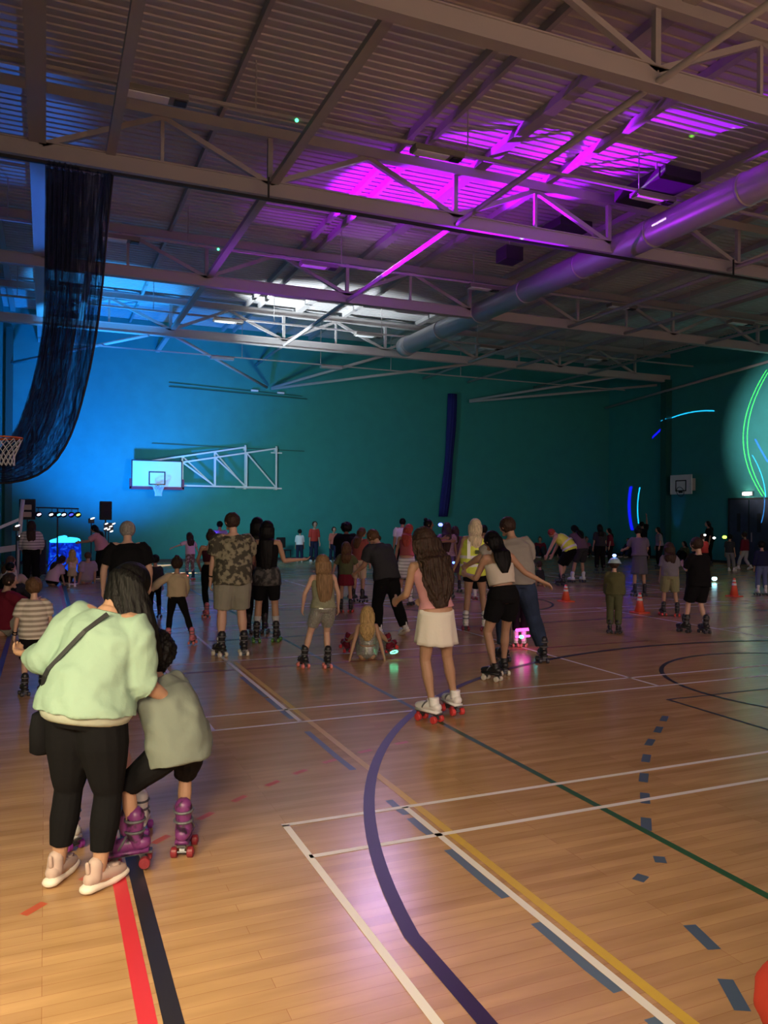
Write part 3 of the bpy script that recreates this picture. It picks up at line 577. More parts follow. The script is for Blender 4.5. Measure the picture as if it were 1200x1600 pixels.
def person(at, face, S, label, kind='f', skin='pale', hair=('short', 'dark'), top=None, bottom=None, foot=None, lean=0, tilt=0, head=(5, 0), hk=.13, hipback=0, crouch=0,
           aL=((.15, 0, -1), (.12, .2, -1)), aR=None, lL=DEF_L, lR=None, sit=None, det=1, group=None, z0=0, kpole=None, extras=None, curl=.35, socks=None, custom_fall=None, skate_scale=1.0):
    """face: heading in degrees (0 = along the hall, + turns right).  Lengths of limbs in units of body height S"""
    root = empty('person', (at[0], at[1], z0), -R(face), label, 'person', group)
    aR = aR or aL; lR = lR or lL
    X, Y, Z = V((1, 0, 0)), V((0, 1, 0)), V((0, 0, 1))
    style = foot[0] if foot else 'barefoot'; fk = S/1.7 if style != 'barefoot' else S/1.7
    if hk > .145: fk *= 1.12
    fk *= skate_scale
    sole = (.085 if style in ('quad', 'quadlow') else 0)*fk; ank = sole+.055*S*(.9 if style in ('quad', 'quadlow') else .85)
    t_ = Matrix.Rotation(R(-lean), 3, 'X') @ Z; t_ = (Matrix.Rotation(R(tilt), 3, 'Y') @ t_).normalized()
    d0 = (Z*.55+t_*.45).normalized()
    # legs
    th, sh = .245*S, .238*S
    feet = []; hz = 1e9
    for s_, l in ((-1, lL), (1, lR)):
        f = V((s_*l[0]*S, l[1]*S, ank+l[2]*S)); feet.append((s_, f, l[3] if len(l) > 3 else 8, l[4] if len(l) > 4 else 0))
    hy = -hipback*S
    for s_, f, yw, pt in feet:
        hx = s_*.05*S; dxy = math.hypot(f.x-hx, f.y-hy); hz = min(hz, f.z+math.sqrt(max(.01*S*S, ((th+sh)*.995)**2-dxy*dxy)))
    hz -= crouch*S
    if sit is not None: hz = sit*S
    Hc = V((0, hy, hz+.012*S))
    joints = []
    for s_, f, yw, pt in feet:
        hj = Hc+V((s_*.05*S, 0, -.012*S)); dv = f-hj; L = min(dv.length, (th+sh)*.999); dn_ = dv.normalized(); a = (th*th-sh*sh+L*L)/(2*L); hh = math.sqrt(max(0, th*th-a*a))
        pole = V(kpole) if kpole else V((math.sin(R(yw))*s_*.8, 1, .1)); pole = (pole-dn_*pole.dot(dn_)).normalized()
        k = hj+dn_*a+pole*hh; f = hj+dn_*L; joints.append((s_, hj, k, f, yw, pt))
    # torso
    Wst = Hc+d0*.09*S; N_ = Wst+t_*.235*S
    def tp(s):
        if s < .09: return Hc+d0*(s*S), d0.lerp(t_, max(0, s)/.09*.5).normalized()
        return Wst+t_*((s-.09)*S), t_
    def tring(s, a, b_, mod=None):
        p, d = tp(s); ax = (X-d*X.dot(d)).normalized(); ay = d.cross(ax)
        return (p, ax*a*S, ay*b_*S, mod)
    prof = torso_prof(kind)
    body = MB(); body.ring([tring(*q) for q in prof], 18)
    shw = {'m': .106, 'f': .098, 'c': .088, 'b': .102}[kind]; lat = (X-t_*X.dot(t_)).normalized(); fr = t_.cross(lat)*-1
    if fr.y < 0: fr = -fr
    rl = {'m': 1.12, 'f': 1.0, 'c': .96, 'b': 1.36}[kind]
    legs = {}; rk = min(rl, 1.12)
    for s_, hj, k, f, yw, pt in joints:
        up = (hj-k).normalized(); lo = (k-f).normalized()
        body.tube([hj+up*.02*S, hj.lerp(k, .35), k-lo*0+up*.04*S, k, k-lo*.05*S, k-lo*.09*S, k-lo*.17*S, f+lo*.01*S], [.052*S*rl, .049*S*rl, .034*S*rl, .031*S*rk, .031*S*rk, .0325*S*rk, .022*S*rk, .0185*S*rk], 12)
        fd = Matrix.Rotation(R(-s_*yw), 3, 'Z') @ Y; fd = (fd*math.cos(R(pt))-Z*math.sin(R(pt))).normalized()
        body.tube([f+V((0, 0, -.012*S))-fd*.02*S, f+fd*.05*S+V((0, 0, -.026*S)), f+fd*.095*S+V((0, 0, -.032*S))], [.021*S, .020*S, .016*S], 8, smooth=1)
        legs[s_] = (hj, k, f, fd)
    arms = {}; ra = {'m': 1.15, 'f': .92, 'c': .9, 'b': 1.2}[kind]
    for s_, a in ((-1, aL), (1, aR)):
        sj = N_-t_*.040*S+lat*(s_*shw*S)
        u = V((a[0][0]*s_, a[0][1], a[0][2])).normalized(); v = V((a[1][0]*s_, a[1][1], a[1][2])).normalized(); e = sj+u*.168*S; w_ = e+v*.148*S
        body.tube([sj-lat*s_*.045*S-t_*.004*S, sj, sj+u*.05*S, sj+u*.12*S, e, e+v*.04*S, e+v*.10*S, w_], [.030*S*ra, .034*S*ra, .029*S*ra, .025*S*ra, .0225*S*ra, .0235*S*ra, .018*S*ra, .0145*S*ra], 12)
        arms[s_] = (sj, e, w_, u, v)
        hs = fr if abs(v.dot(fr)) < .8 else Z
        hand(body, w_, v, hs, -lat*s_, S*(1.1 if hk > .145 else 1), det, s_, curl)
    # neck and head
    hh = hk*S; hd = Matrix.Rotation(R(-head[0]), 3, 'X') @ Z
    hf = Matrix.Rotation(R(-head[0]), 3, 'X') @ Y; rz = Matrix.Rotation(R(-head[1]), 3, 'Z'); hd = (rz @ hd); hf = (rz @ hf)
    if tilt:
        rt_ = Matrix.Rotation(R(tilt*.6), 3, 'Y'); hd = rt_ @ hd; hf = rt_ @ hf
    hx_ = hf.cross(hd).normalized()
    nk = N_+(t_+hd).normalized()*.035*S
    Hd = nk+hd*(.40*hh)+hf*(.10*hh)
    body.tube([N_-t_*.03*S, N_+t_*.005*S, nk, nk+hd*.2*hh], [.036*S, .031*S, .029*S, .029*S], 12, smooth=1)
    vs = []; nu, nv = 20, 14; rings = []
    for j in range(1, nv):
        a = PI*j/nv-PI/2; z = math.sin(a); cz = math.cos(a)
        wx = .385*(1-.30*max(0, -z)**1.3); wy = .46*(1-.16*max(0, -z)); cy = .0 if z > -.3 else .06*(-z-.3)
        rings.append((Hd+hd*(z*.5*hh)+hf*(cy*hh), hx_*(wx*cz*hh), hf*(wy*cz*hh)))
    body.ring(rings, nu)
    body.tube([Hd+hf*.40*hh+hd*.10*hh, Hd+hf*.50*hh-hd*.06*hh], [.045*hh, .075*hh], 8, smooth=1)         # nose
    body.ell(Hd+hf*.36*hh-hd*.36*hh, hx_*.15*hh, hf*.12*hh, hd*.10*hh, 10, 6)                                # chin
    body.ell(Hd+hf*.40*hh+hd*.11*hh, hx_*.25*hh, hf*.07*hh, hd*.05*hh, 10, 6)                                # brow
    for s_ in (-1, 1): body.ell(Hd+hx_*(s_*.39*hh)-hd*.04*hh-hf*.03*hh, hx_*.045*hh, hf*.08*hh, hd*.13*hh, 8, 6)
    vox = {2: .0036, 1: .0052, 0: .0085}[det]*S
    bo = obj('body', body, skin_m(skin), root); remesh(bo, vox, 2 if det == 2 else 1)
    if det and abs(head[1]) > 35 or det == 2:
        for s_ in (-1, 1):
            b = MB(); b.ell(Hd+hf*.43*hh+hx_*(s_*.16*hh)+hd*.03*hh, hx_*.055*hh, hf*.03*hh, hd*.025*hh, 8, 6); obj('eye', b, M_black, root, True)
        b = MB(); b.ell(Hd+hf*.445*hh-hd*.2*hh, hx_*.11*hh, hf*.03*hh, hd*.022*hh, 10, 5); obj('mouth', b, mat('lips', (.35, .10, .08), .5), root, True)
    # clothes
    cv = {2: .0046, 1: .0064, 0: .0095}[det]*S
    if bottom:
        bk, bm_, blen, bl = bottom    # kind, material, leg fraction (0..1), looseness in S
        b = MB()
        if bk in ('legs', 'shorts'):
            b.ring([tring(s, a+bl*1.0+.006, d+bl*1.0+.006) for s, a, d in prof if s < .10], 18)
            for s_ in (-1, 1):
                hj, k, f, fd = legs[s_]; pts = [hj+(hj-k).normalized()*.02*S, hj.lerp(k, .35), hj.lerp(k, .8), k, k.lerp(f, .22), k.lerp(f, .40), k.lerp(f, .72), k.lerp(f, .93)]
                rr = [.056*rl+bl, .053*rl+bl, .038*rl+bl, .035*rk+bl, .0355*rk+bl, .036*rk+bl, .026*rk+bl*1.2, .022*rk+bl*1.2]
                fr_ = [0, .17, .40, .5, .61, .70, .86, 1.0]; P, Q = [], []
                for i, q in enumerate(fr_):
                    if q <= blen+1e-6: P.append(pts[i]); Q.append(rr[i]*S)
                    else:
                        u = (blen-fr_[i-1])/(q-fr_[i-1])
                        if u > .02: P.append(pts[i-1].lerp(pts[i], u)); Q.append((rr[i-1]+(rr[i]-rr[i-1])*u)*S)
                        break
                b.tube(P, Q, 14, dome=False)
        else:   # skirt
            n_ = 9; r0 = .094+.01
            pm = V((0, 0, 0)); 
            for s_ in (-1, 1): pm += (legs[s_][0]-legs[s_][1]).normalized()*.5
            dd = -(pm.normalized()*.5+Z*.5).normalized(); rings = [tring(.062, .084+bl*.3, .066+bl*.3)]
            for j in range(n_+1):
                f_ = j/n_; p = Hc+d0*.03*S+dd*(blen*S*f_); ax = X*S*(.100+bl*.2+bl*f_*1.2); ay = (dd.cross(X)).normalized()*S*(.078+bl*.2+bl*f_*1.3)
                rings.append((p, ax, ay, (lambda t, f_=f_: 1+.05*f_*math.sin(11*t+.7)+.03*f_*math.sin(5*t))))
            b.ring(rings, 40, cap=True)
        nm = {'legs': 'trousers', 'shorts': 'shorts', 'skirt': 'skirt'}[bk]
        o = obj(nm, b, bm_, root)
        if bk == 'skirt':
            for pl_ in o.data.polygons: pl_.use_smooth = True
        else: remesh(o, cv, 2, tex_n if det else None, min(.014, bl*.5*S+.003))
    if top:
        tm, hem, slv, tl = top[:4]; neck = top[4] if len(top) > 4 else .31
        b = MB(); rg = []
        for s, a, d in [(q, None, None) for q in [hem+(neck-hem)*i/12 for i in range(13)]]:
            # interpolate the body profile
            pr = prof; i = 0
            while i < len(pr)-2 and pr[i+1][0] < s: i += 1
            u = min(1, max(0, (s-pr[i][0])/(pr[i+1][0]-pr[i][0]))); a0 = pr[i][1]+(pr[i+1][1]-pr[i][1])*u; d_ = pr[i][2]+(pr[i+1][2]-pr[i][2])*u
            if s < .0: a0, d_ = max(a0, pr[1][1]), max(d_, pr[1][2])
            lo = tl*(1.5 if s < .12 else (1.5-.5*min(1, (s-.12)/.08)))*(0.45 if s > .285 else (1 if s < .25 else 1-.55*(s-.25)/.035))
            if tl > .02 and .02 < s < .2: a0 = max(a0, pr[1][1]*.94); d_ = max(d_, pr[1][2]*.9)
            rg.append(tring(s, a0+lo+.005, d_+lo+.005))
        b.ring(rg, 52 if det == 2 else 26)
        for s_ in (-1, 1):
            sv = slv[0 if s_ < 0 else 1] if isinstance(slv, tuple) else slv
            if sv <= 0: continue
            sj, e, w_, u, v = arms[s_]; P = [sj-lat*s_*.05*S-t_*.018*S, sj-t_*.004*S]; Q = [(.030*ra+tl*.3)*S, (.035*ra+tl*.35)*S]; wl = sv
            stops = [(.15, sj+u*.05*S, .033), (.38, sj+u*.12*S, .031), (.53, e, .029), (.68, e+v*.045*S, .029), (.86, e+v*.10*S, .024), (1.0, w_-v*.01*S, .019)]
            pq = 0; pp, pr_ = P[-1], .040
            for q, p, r in stops:
                if q <= sv+1e-6: P.append(p); Q.append((r*ra+tl*.9)*S)
                else:
                    uu = (sv-pq)/(q-pq)
                    if uu > .03: P.append(pp.lerp(p, uu)); Q.append((pr_+(r-pr_)*uu)*ra*S+tl*.9*S)
                    break
                pq, pp, pr_ = q, p, r
            b.tube(P, Q, 20 if det == 2 else 12, dome=False)
        o = obj(top[5] if len(top) > 5 else 'shirt', b, tm, root); remesh(o, cv, 3 if det == 2 else 2, tex_n if det else None, min(.03, tl*S*.9) if det else 0)
        if det and tl > .01:
            d_ = o.modifiers.new('deep_folds', 'DISPLACE'); d_.texture = tex_f; d_.strength = .016 if det == 2 else .010; d_.mid_level = .6; d_.texture_coords = 'LOCAL'
    # hair
    if hair:
        hs, hc = hair; hm = hair_m(hc); b = MB()
        if hs != 'bald':
            b.ell(Hd-hf*.07*hh+hd*.07*hh, hx_*.45*hh, hf*.47*hh, hd*.49*hh, 16, 11)
            if hs in ('short', 'crop'): pass
        if hs in ('long', 'curly', 'mid'):
            L = {'long': .30, 'curly': .27, 'mid': .15}[hs]*S; wv = {'long': 1, 'curly': 1.35, 'mid': 1}[hs]
            bk = -(t_.cross(lat)) if False else -fr
            rings = [(Hd+hd*.30*hh-hf*.12*hh, hx_*.40*hh, hf*.36*hh), (Hd-hd*.05*hh-hf*.14*hh, hx_*.47*hh*wv, hf*.40*hh), (Hd-hd*.42*hh-hf*.18*hh, hx_*.47*hh*wv, hf*.30*hh)]
            p = Hd-hd*.62*hh-hf*.26*hh; tgt = N_-t_*.02*S-fr*.062*S
            rings.append((p.lerp(tgt, .4), lat*.43*hh*wv, fr*.24*hh))
            for q, wq in ((0, .46), (.35, .46), (.7, .38), (1, .20)):
                pt = tgt-t_*L*q+V((0, 0, -L*q*.0))-fr*(.012*S*(1-abs(q-.4))); pt = pt.lerp(V((tgt.x, tgt.y, tgt.z-L*q)), .35 if lean < 25 else .0)
                if lean > 8 or kind in('b',): pt -= fr*.022*S*q
                rings.append((pt, lat*wq*hh*wv, fr*(.20-.06*q)*hh*wv))
            if custom_fall: rings = custom_fall(dict(Hd=Hd, hd=hd, hf=hf, hx=hx_, hh=hh, N=N_, t=t_, lat=lat, fr=fr, S=S))
            b.ring([(c_, a_*.93, d_*.9) for c_, a_, d_ in rings], 18)
            ns, rd, wvv = {'long': (13, .085, .05), 'mid': (11, .085, .05), 'curly': (15, .085, .16)}[hs]
            if det == 2: ns, rd = int(ns*1.9), rd*.62
            if det == 0: ns = 7; rd *= 1.3
            strands(b, rings, ns, rd*hh, wvv, int(at[0]*100), n0=.12)
        if hs == 'bun': b.ell(Hd+hd*.48*hh-hf*.35*hh, hx_*.2*hh, hf*.2*hh, hd*.2*hh)
        if hs == 'pony': b.tube([Hd-hf*.45*hh+hd*.2*hh, Hd-hf*.72*hh, Hd-hf*.62*hh-hd*.7*hh, Hd-hf*.55*hh-hd*1.2*hh], [.14*hh, .17*hh, .16*hh, .06*hh], 10)
        if hs == 'big': b.ell(Hd-hf*.1*hh+hd*.05*hh, hx_*.66*hh, hf*.62*hh, hd*.62*hh)
        if hs != 'bald':
            o = obj('hair', b, hm, root); remesh(o, cv*(.8 if det else .95), 1, tex_h if hs in ('big', 'short', 'bun', 'curly') else None, {'curly': .012, 'big': .045}.get(hs, .014))
    # footwear
    if style in ('quad', 'quadlow', 'sneaker'):
        ps = skate_meshes(foot[1], foot[2], style)
        for s_ in (-1, 1):
            hj, k, f, fd = legs[s_]; pt = [j for j in joints if j[0] == s_][0]
            o = bpy.data.objects.new('roller_skate' if style != 'sneaker' else 'shoe', ps['boot'])
            C.objects.link(o); o.parent = root; q = (Matrix.Rotation(R(-s_*pt[4]), 4, 'Z') @ Matrix.Rotation(R(-pt[5]), 4, 'X'))
            M_ = Matrix.Translation(f) @ q @ Matrix.Translation((0, 0, -ank)) @ Matrix.Scale(fk, 4); o.matrix_local = M_
            if det:
                for nm, me in ps.items():
                    if nm == 'boot': continue
                    c = bpy.data.objects.new(nm.rstrip('0123'), me); C.objects.link(c); c.parent = o
            else:
                for nm in ('wheel0', 'wheel1', 'wheel2', 'wheel3', 'sole'):
                    if nm in ps: c = bpy.data.objects.new(nm.rstrip('0123'), ps[nm]); C.objects.link(c); c.parent = o
    if socks:
        for s_ in (-1, 1):
            hj, k, f, fd = legs[s_]; b = MB(); top_ = k.lerp(f, 1-socks[1]); b.tube([top_, top_.lerp(f, .6), f], [(.0345 if socks[1] > .5 else .028)*S*rl, .026*S*rl, .023*S*rl], 12, dome=False, smooth=2); o = obj('sock', b, socks[0], root, True)
    info = dict(root=root, Hd=Hd, hf=hf, hd=hd, hx=hx_, hh=hh, N=N_, t=t_, lat=lat, fr=fr, arms=arms, legs=legs, Hc=Hc, tring=tring, prof=prof, S=S, cv=cv, tp=tp)
    roots.append(root)
    if extras: extras(info)
    return info
# ------------------------------------------------------------------ wardrobe
BK = cloth('black', (.007, .007, .008)); BK2 = cloth('charcoal', (.035, .035, .04)); NV = cloth('navy', (.02, .025, .06)); DJ = cloth('dark_denim', (.03, .045, .085), var=.3)
MINT = cloth('mint_fleece', (.29, .42, .32), bscale=14, bump=.35); GTEE = cloth('grey_green_cotton', (.17, .195, .165), bscale=14, bump=.3); WH = cloth('white', (.75, .74, .74)); CREAM = cloth('cream', (.62, .56, .46))
BEIGE = cloth('beige', (.50, .40, .26)); PINK = cloth('pink', (.62, .30, .32)); PALEP = cloth('pale_pink', (.70, .48, .56)); KHAKI = cloth('khaki', (.25, .24, .19)); OLIVE = cloth('olive', (.09, .10, .05)); MAROON = cloth('maroon', (.16, .015, .03))
REDC = cloth('red', (.45, .05, .04)); PUR = cloth('purple', (.10, .07, .25)); GREY = cloth('grey', (.22, .22, .22)); YEL = cloth('yellow', (.55, .45, .08)); LGREY = cloth('light_grey', (.45, .45, .46))
HIVIS = mat('hi_vis_yellow', (.80, .90, .10), .6); REFL = mat('reflective_tape', (.85, .85, .82), .3)
STRIPE = stripes('taupe_striped_cotton', (.30, .25, .20), (.62, .56, .48), 210); STRIPE2 = stripes('cream_taupe_stripes', (.62, .56, .48), (.30, .26, .24), 150); GRIB = stripes('grey_white_stripes', (.62, .62, .64), (.36, .36, .38), 160)
PALM = blotch('dark_palm_print', [(0, (.035, .032, .02)), (.47, (.05, .045, .03)), (.54, (.22, .20, .13)), (1, (.34, .31, .21))], 15); CAMO = blotch('dark_camo', [(0, (.012, .012, .012)), (.45, (.02, .02, .02)), (.55, (.09, .085, .08)), (1, (.10, .09, .08))], 14)
SEQ = blotch('silver_sequins', [(0, (.15, .16, .15)), (.5, (.35, .37, .34)), (1, (.8, .8, .75))], 60, .3, metal=.5); PATT = blotch('patterned_leggings', [(0, (.10, .05, .06)), (.5, (.16, .08, .09)), (.6, (.4, .3, .3)), (1, (.4, .3, .3))], 22)
SAGE = blotch('sage_marl', [(0, (.16, .16, .10)), (1, (.30, .30, .20))], 40)
BB = mat('black_boot', (.018, .018, .02), .4); WB = mat('white_boot', (.78, .76, .74), .4); PB = blotch('purple_boot', [(0, (.02, .01, .02)), (.42, (.03, .012, .03)), (.5, (.16, .03, .15)), (1, (.22, .05, .2))], 16, .4); PKB = mat('pink_boot', (.62, .18, .22), .4); GB = mat('grey_boot', (.2, .2, .2), .5)
RW = mat('red_wheel', (.60, .05, .05), .35); PW = mat('pink_wheel', (.75, .22, .20), .35); GW = mat('green_wheel', (.08, .22, .04), .4); CW = mat('cream_wheel', (.65, .60, .50), .4); DW = mat('dark_wheel', (.04, .04, .05), .4); MW = mat('maroon_wheel', (.22, .02, .03), .35)
TR = mat('blush_trainer', (.50, .37, .32), .7); TS = mat('white_sole', (.80, .72, .62), .5)
def Q(b, w): return ('quad', b, w)
def F(b, w=TS): return ('sneaker', b, w)
DN = ((.13, -.02, -1), (.10, .18, -1))          # arms hanging
def mid_face(px): return 23.07+math.degrees(math.atan((px-600)/1240.9))
# --- foreground woman, the child she steadies and the small skater in front of her
def mint_hair(i):
    Hd, hd, hf, hx, hh, N_, lat, fr, t_, S_ = (i[k] for k in ('Hd', 'hd', 'hf', 'hx', 'hh', 'N', 'lat', 'fr', 't', 'S'))
    Z_ = V((0, 0, 1)); r = lambda c, a, d: (c, lat*a*hh+fr*.12*hh, fr*d*hh)
    return [(Hd+hd*.34*hh-hf*.10*hh, hx*.38*hh, hf*.34*hh), (Hd+hx*.04*hh-hf*.14*hh, hx*.50*hh, hf*.42*hh), r(Hd-Z_*.35*hh+lat*.10*hh-fr*.20*hh, .55, .34), r(Hd-Z_*.72*hh+lat*.26*hh-fr*.30*hh, .50, .30),
            r(Hd-Z_*1.05*hh+lat*.42*hh-fr*.20*hh, .38, .26), r(Hd-Z_*1.35*hh+lat*.52*hh+fr*.02*hh, .24, .22), r(Hd-Z_*1.6*hh+lat*.58*hh+fr*.2*hh, .14, .16)]
def mint_extras(i):
    r, S_ = i['root'], i['S']; t_, lat, fr = i['t'], i['lat'], i['fr']
    b = MB(); pts = []
    for k in range(18):
        f = k/17; g = min(1, f/.72); h_ = max(0, (f-.72)/.28); s = .298-.20*g-.11*h_; p, d = i['tp'](s); x = .035-.125*g-.035*h_; dep = lerp(.070, .099, min(1, f*4))-.075*h_*h_
        pts.append(p+lat*x*S_-fr*dep*S_)
    for k in range(len(pts)-1): b.bar(pts[k], pts[k+1]+(pts[k+1]-pts[k])*.06, .022, .005, up=fr)
    t = empty('crossbody_bag', r.location, r.rotation_euler.z, 'small black bag on a long strap across the back of the woman in mint', 'bag')
    p = pts[-1]+lat*(-.015*S_)+V((0, 0, -.10))+fr*.03; bb = MB()
    bb.ring([(p+V((0, 0, -.12)), V((.045, 0, 0)), V((0, .07, 0))), (p+V((0, 0, -.105)), V((.06, 0, 0)), V((0, .095, 0))), (p, V((.06, 0, 0)), V((0, .10, 0))), (p+V((0, 0, .075)), V((.045, 0, 0)), V((0, .09, 0))), (p+V((0, 0, .085)), V((.02, 0, 0)), V((0, .07, 0)))], 16)
    b.bar(pts[-1], p+V((0, 0, .06)), .022, .005, up=fr); obj('pouch', bb, BK, t, True); obj('strap', b, M_black, t)
    b = MB(); b.ring([i['tring'](s, w_, d_) for s, w_, d_ in ((-.028, .124, .100), (-.020, .135, .111), (.0, .145, .121), (.022, .146, .122))], 28)
    obj('hem_band', b, cloth('pale_mint_rib', (.42, .46, .38)), r, True)
person((.215, 4.13), 36, 1.57, 'woman in mint green sweatshirt and black leggings leaning over in the left foreground', 'b', 'tan', ('long', 'black'), (MINT, .0, (.80, .64), .020, .312, 'sweatshirt'), ('legs', BK, .86, .004), F(TR),
       lean=17, tilt=8, head=(40, 20), hk=.14, hipback=.03, aL=((.50, -.28, -.80), (.92, .50, -.02)), aR=((.05, .0, -1), (.34, .55, -.5)), lL=(.102, -.02, 0, 6), lR=(.050, -.035, 0, 16), det=2, extras=mint_extras, curl=.5, custom_fall=mint_hair)
person((.575, 4.22), -22, 1.18, 'crouching child in grey-green t-shirt, black shorts and purple skates held by the woman in mint', 'c', 'tan', ('big', 'black'), (GTEE, -.06, .45, .034, .305, 't_shirt'), ('shorts', BK, .52, .020), Q(PB, MW),
       lean=32, tilt=-7, head=(26, -6), hk=.18, skate_scale=1.18, hipback=.12, crouch=.055, aL=((.45, .75, -.5), (.3, .9, .1)), aR=((.2, .5, -.8), (-.3, .9, .1)), lL=(.13, .03, .01, 55, 6), lR=(.11, .02, 0, 40), det=2, curl=.5)
person((.30, 4.62), -15, 1.02, 'small child in white and purple skates hidden in front of the woman in mint', 'c', 'tan', ('mid', 'brown'), (PALEP, -.02, .4, .015, .305, 't_shirt'), ('legs', PALEP, .75, .006), Q(WB, mat('violet_wheel', (.30, .04, .35), .4)),
       lean=10, head=(10, 0), hk=.17, aL=((.2, .6, -.4), (.1, .9, .2)), lL=(.16, .02, 0, 14), lR=(.20, -.04, 0, 30), det=1, socks=(WH, .35), skate_scale=1.15)
# --- middle ground, left to right
mf = mid_face
def glow(loc, col, r, lab, s=6, cat='light-up band', tor=None):
    """a light-up accessory worn by the nearest person"""
    b = MB(); m_ = mat('glow_%d_%d_%d' % tuple(int(99*c) for c in col)+'_%d' % s, col, .5, emis=col, estr=s)
    if tor: b.torus((0, 0, 0), tor, r, r*.16, 20, 6)
    else: b.ell((0, 0, 0), V((r, 0, 0)), V((0, r, 0)), V((0, 0, r*.8)), 10, 6)
    o = obj('glow_band' if tor else 'glow_light', b, m_, loc=loc, smooth=True); o['label'] = lab
    rt_ = min(roots, key=lambda q: (q.location.xy-V(loc[:2])).length); o.parent = rt_
    o.matrix_parent_inverse = (Matrix.Translation(rt_.location) @ Matrix.Rotation(rt_.rotation_euler.z, 4, 'Z')).inverted(); return o
def wristband(i, s_, m_, f=.92):
    sj, e, w_, u, v = i['arms'][s_]; b = MB(); b.torus(e.lerp(w_, f), v, .017*i['S'], .006*i['S'], 16, 6); obj('wristband', b, m_, i['root'], True)
def waist_jacket(i, m_):
    b = MB(); b.ring([i['tring'](s, a, d, mod) for s, a, d, mod in [(.075, .100, .078, None), (.04, .116, .092, None), (-.02, .122, .098, lambda t: 1+.05*math.sin(7*t)), (-.085, .124, .102, lambda t: 1+.07*math.sin(7*t))]], 30)
    obj('tied_jacket', b, m_, i['root'], True)
person((-.10, 8.58), mf(60)-6, 1.06, 'small boy in taupe striped t-shirt and black skates at the left edge', 'c', 'pale', ('short', 'brown'), (STRIPE, -.05, .45, .028, .305, 't_shirt'), ('shorts', BK, .5, .018), Q(BB, DW),
       head=(8, 0), hk=.17, aL=((.35, .05, -1), (.1, .35, -1)), lL=(.075, 0, 0, 6), lR=(.09, .12, 0, 6), extras=lambda i: (wristband(i, -1, BK, .85), wristband(i, -1, BK, 1.0)))
person((.93, 10.25), mf(198), 1.68, 'broad man in black t-shirt with shaved greying head behind the woman in mint', 'm', 'pale', ('crop', 'grey'), (BK, -.03, .42, .024, .312, 't_shirt'), ('legs', BK2, 1.0, .014), F(BB),
       head=(16, 0), lean=6, aL=((.35, .0, -1), (.05, .15, -1)), aR=((.30, .0, -1), (.05, .5, -.9)))
person((1.66, 11.12), mf(270), 1.10, 'girl in beige top and black leggings on pink skates', 'c', 'tan', ('bun', 'dark'), (BEIGE, .02, .95, .022, .305, 'jumper'), ('legs', BK, .95, .004), Q(PKB, PW),
       head=(4, 0), hk=.165, aL=((.75, .1, -.55), (.5, .1, -.5)), aR=((.2, .2, -1), (-.2, .4, -.7)), lL=(.10, .06, 0, 12), lR=(.19, -.04, .01, 20))
person((3.63, 21.97), mf(297)-20, 1.17, 'distant girl in pale pink t-shirt stretching one arm to the left, multicoloured glowing skates', 'c', 'pale', ('mid', 'dark'), (PALEP, .0, .45, .02, .305, 't_shirt'), ('legs', PATT, .95, .008), Q(DJ, RW),
       head=(8, 0), hk=.165, lean=8, aL=((1, .0, -.45), (1, .1, -.35)), aR=((.5, .4, -.6), (.4, .2, -.8)), det=0)
glow((3.42, 21.80, .09), (.1, .9, 1.0), .05, 'cyan and red glow on the wheels of the distant girl in pale pink', 7)
glow((3.52, 21.80, .12), (1.0, .15, .12), .035, 'small red glow beside the cyan one under the distant girl in pale pink', 7)
person((2.62, 13.79), mf(325)+5, 1.42, 'woman in black cropped top and black leggings with bare upper back, on pink skates', 'f', 'tan', ('bun', 'dark'), (cloth('wine_mesh', (.05, .012, .02)), .11, .0, .004, .25, 'crop_top'), ('legs', BK, .97, .004), Q(PKB, PW),
       head=(10, 20), hk=.145, lean=5, tilt=0, aL=((.35, .3, -.9), (-.1, .7, -.7)), aR=((.3, .2, -1), (.0, .6, -.8)), lL=(.04, .0, 0, 25), lR=(.12, .12, 0, 10), socks=(WH, .22))
person((4.42, 21.93), mf(343), 1.50, 'distant person in lilac top lit by a blue glow, behind the man in palm print', 'f', 'tan', ('short', 'black'), (cloth('lilac', (.40, .30, .75)), .0, .45, .02, .3, 't_shirt'), ('legs', NV, 1, .01), Q(BB, DW), det=0)
glow((4.22, 21.83, 1.30), (.12, .1, 1), .05, 'blue glowing shoulder light on the distant person in lilac', 8)
person((2.19, 10.02), mf(367)-8, 1.70, 'man in khaki palm print shirt and khaki shorts on black skates, seen from behind', 'm', 'pale', ('short', 'dark'), (PALM, -.05, .40, .034, .312, 'shirt'), ('shorts', KHAKI, .47, .026), Q(BB, CW),
       head=(6, -28), aL=((.22, .05, -1), (.10, .25, -1)), aR=((.10, .3, -1), (.0, .6, -.7)), lL=(.085, 0, 0, 22), lR=(.085, 0, 0, 4), socks=(WH, .18), extras=lambda i: wristband(i, -1, BK, .80))
person((2.86, 10.90), mf(415)+4, 1.60, 'young woman in black vest with camouflage jacket tied at the waist, one arm held out', 'f', 'tan', ('long', 'black'), (BK, .04, .0, .006, .27, 'vest'), ('shorts', BK, .42, .010), Q(BB, GW),
       head=(4, 0), aL=((.12, .3, -1), (-.1, .8, -.4)), aR=((.30, .15, -.9), (1, .25, .05)), lL=(.085, 0, 0, 8), lR=(.085, .03, 0, 8), socks=(LGREY, .55),
       extras=lambda i: waist_jacket(i, CAMO))
person((2.94, 11.78), mf(402), 1.64, 'young woman with long dark hair mostly hidden behind the man in palm print', 'f', 'tan', ('long', 'black'), (blotch('dark_floral', [(0, (.05, .03, .03)), (.5, (.12, .06, .06)), (1, (.3, .2, .2))], 40), .0, .3, .012, .29, 'top'), ('legs', BK, 1, .006), Q(BB, DW), det=0)
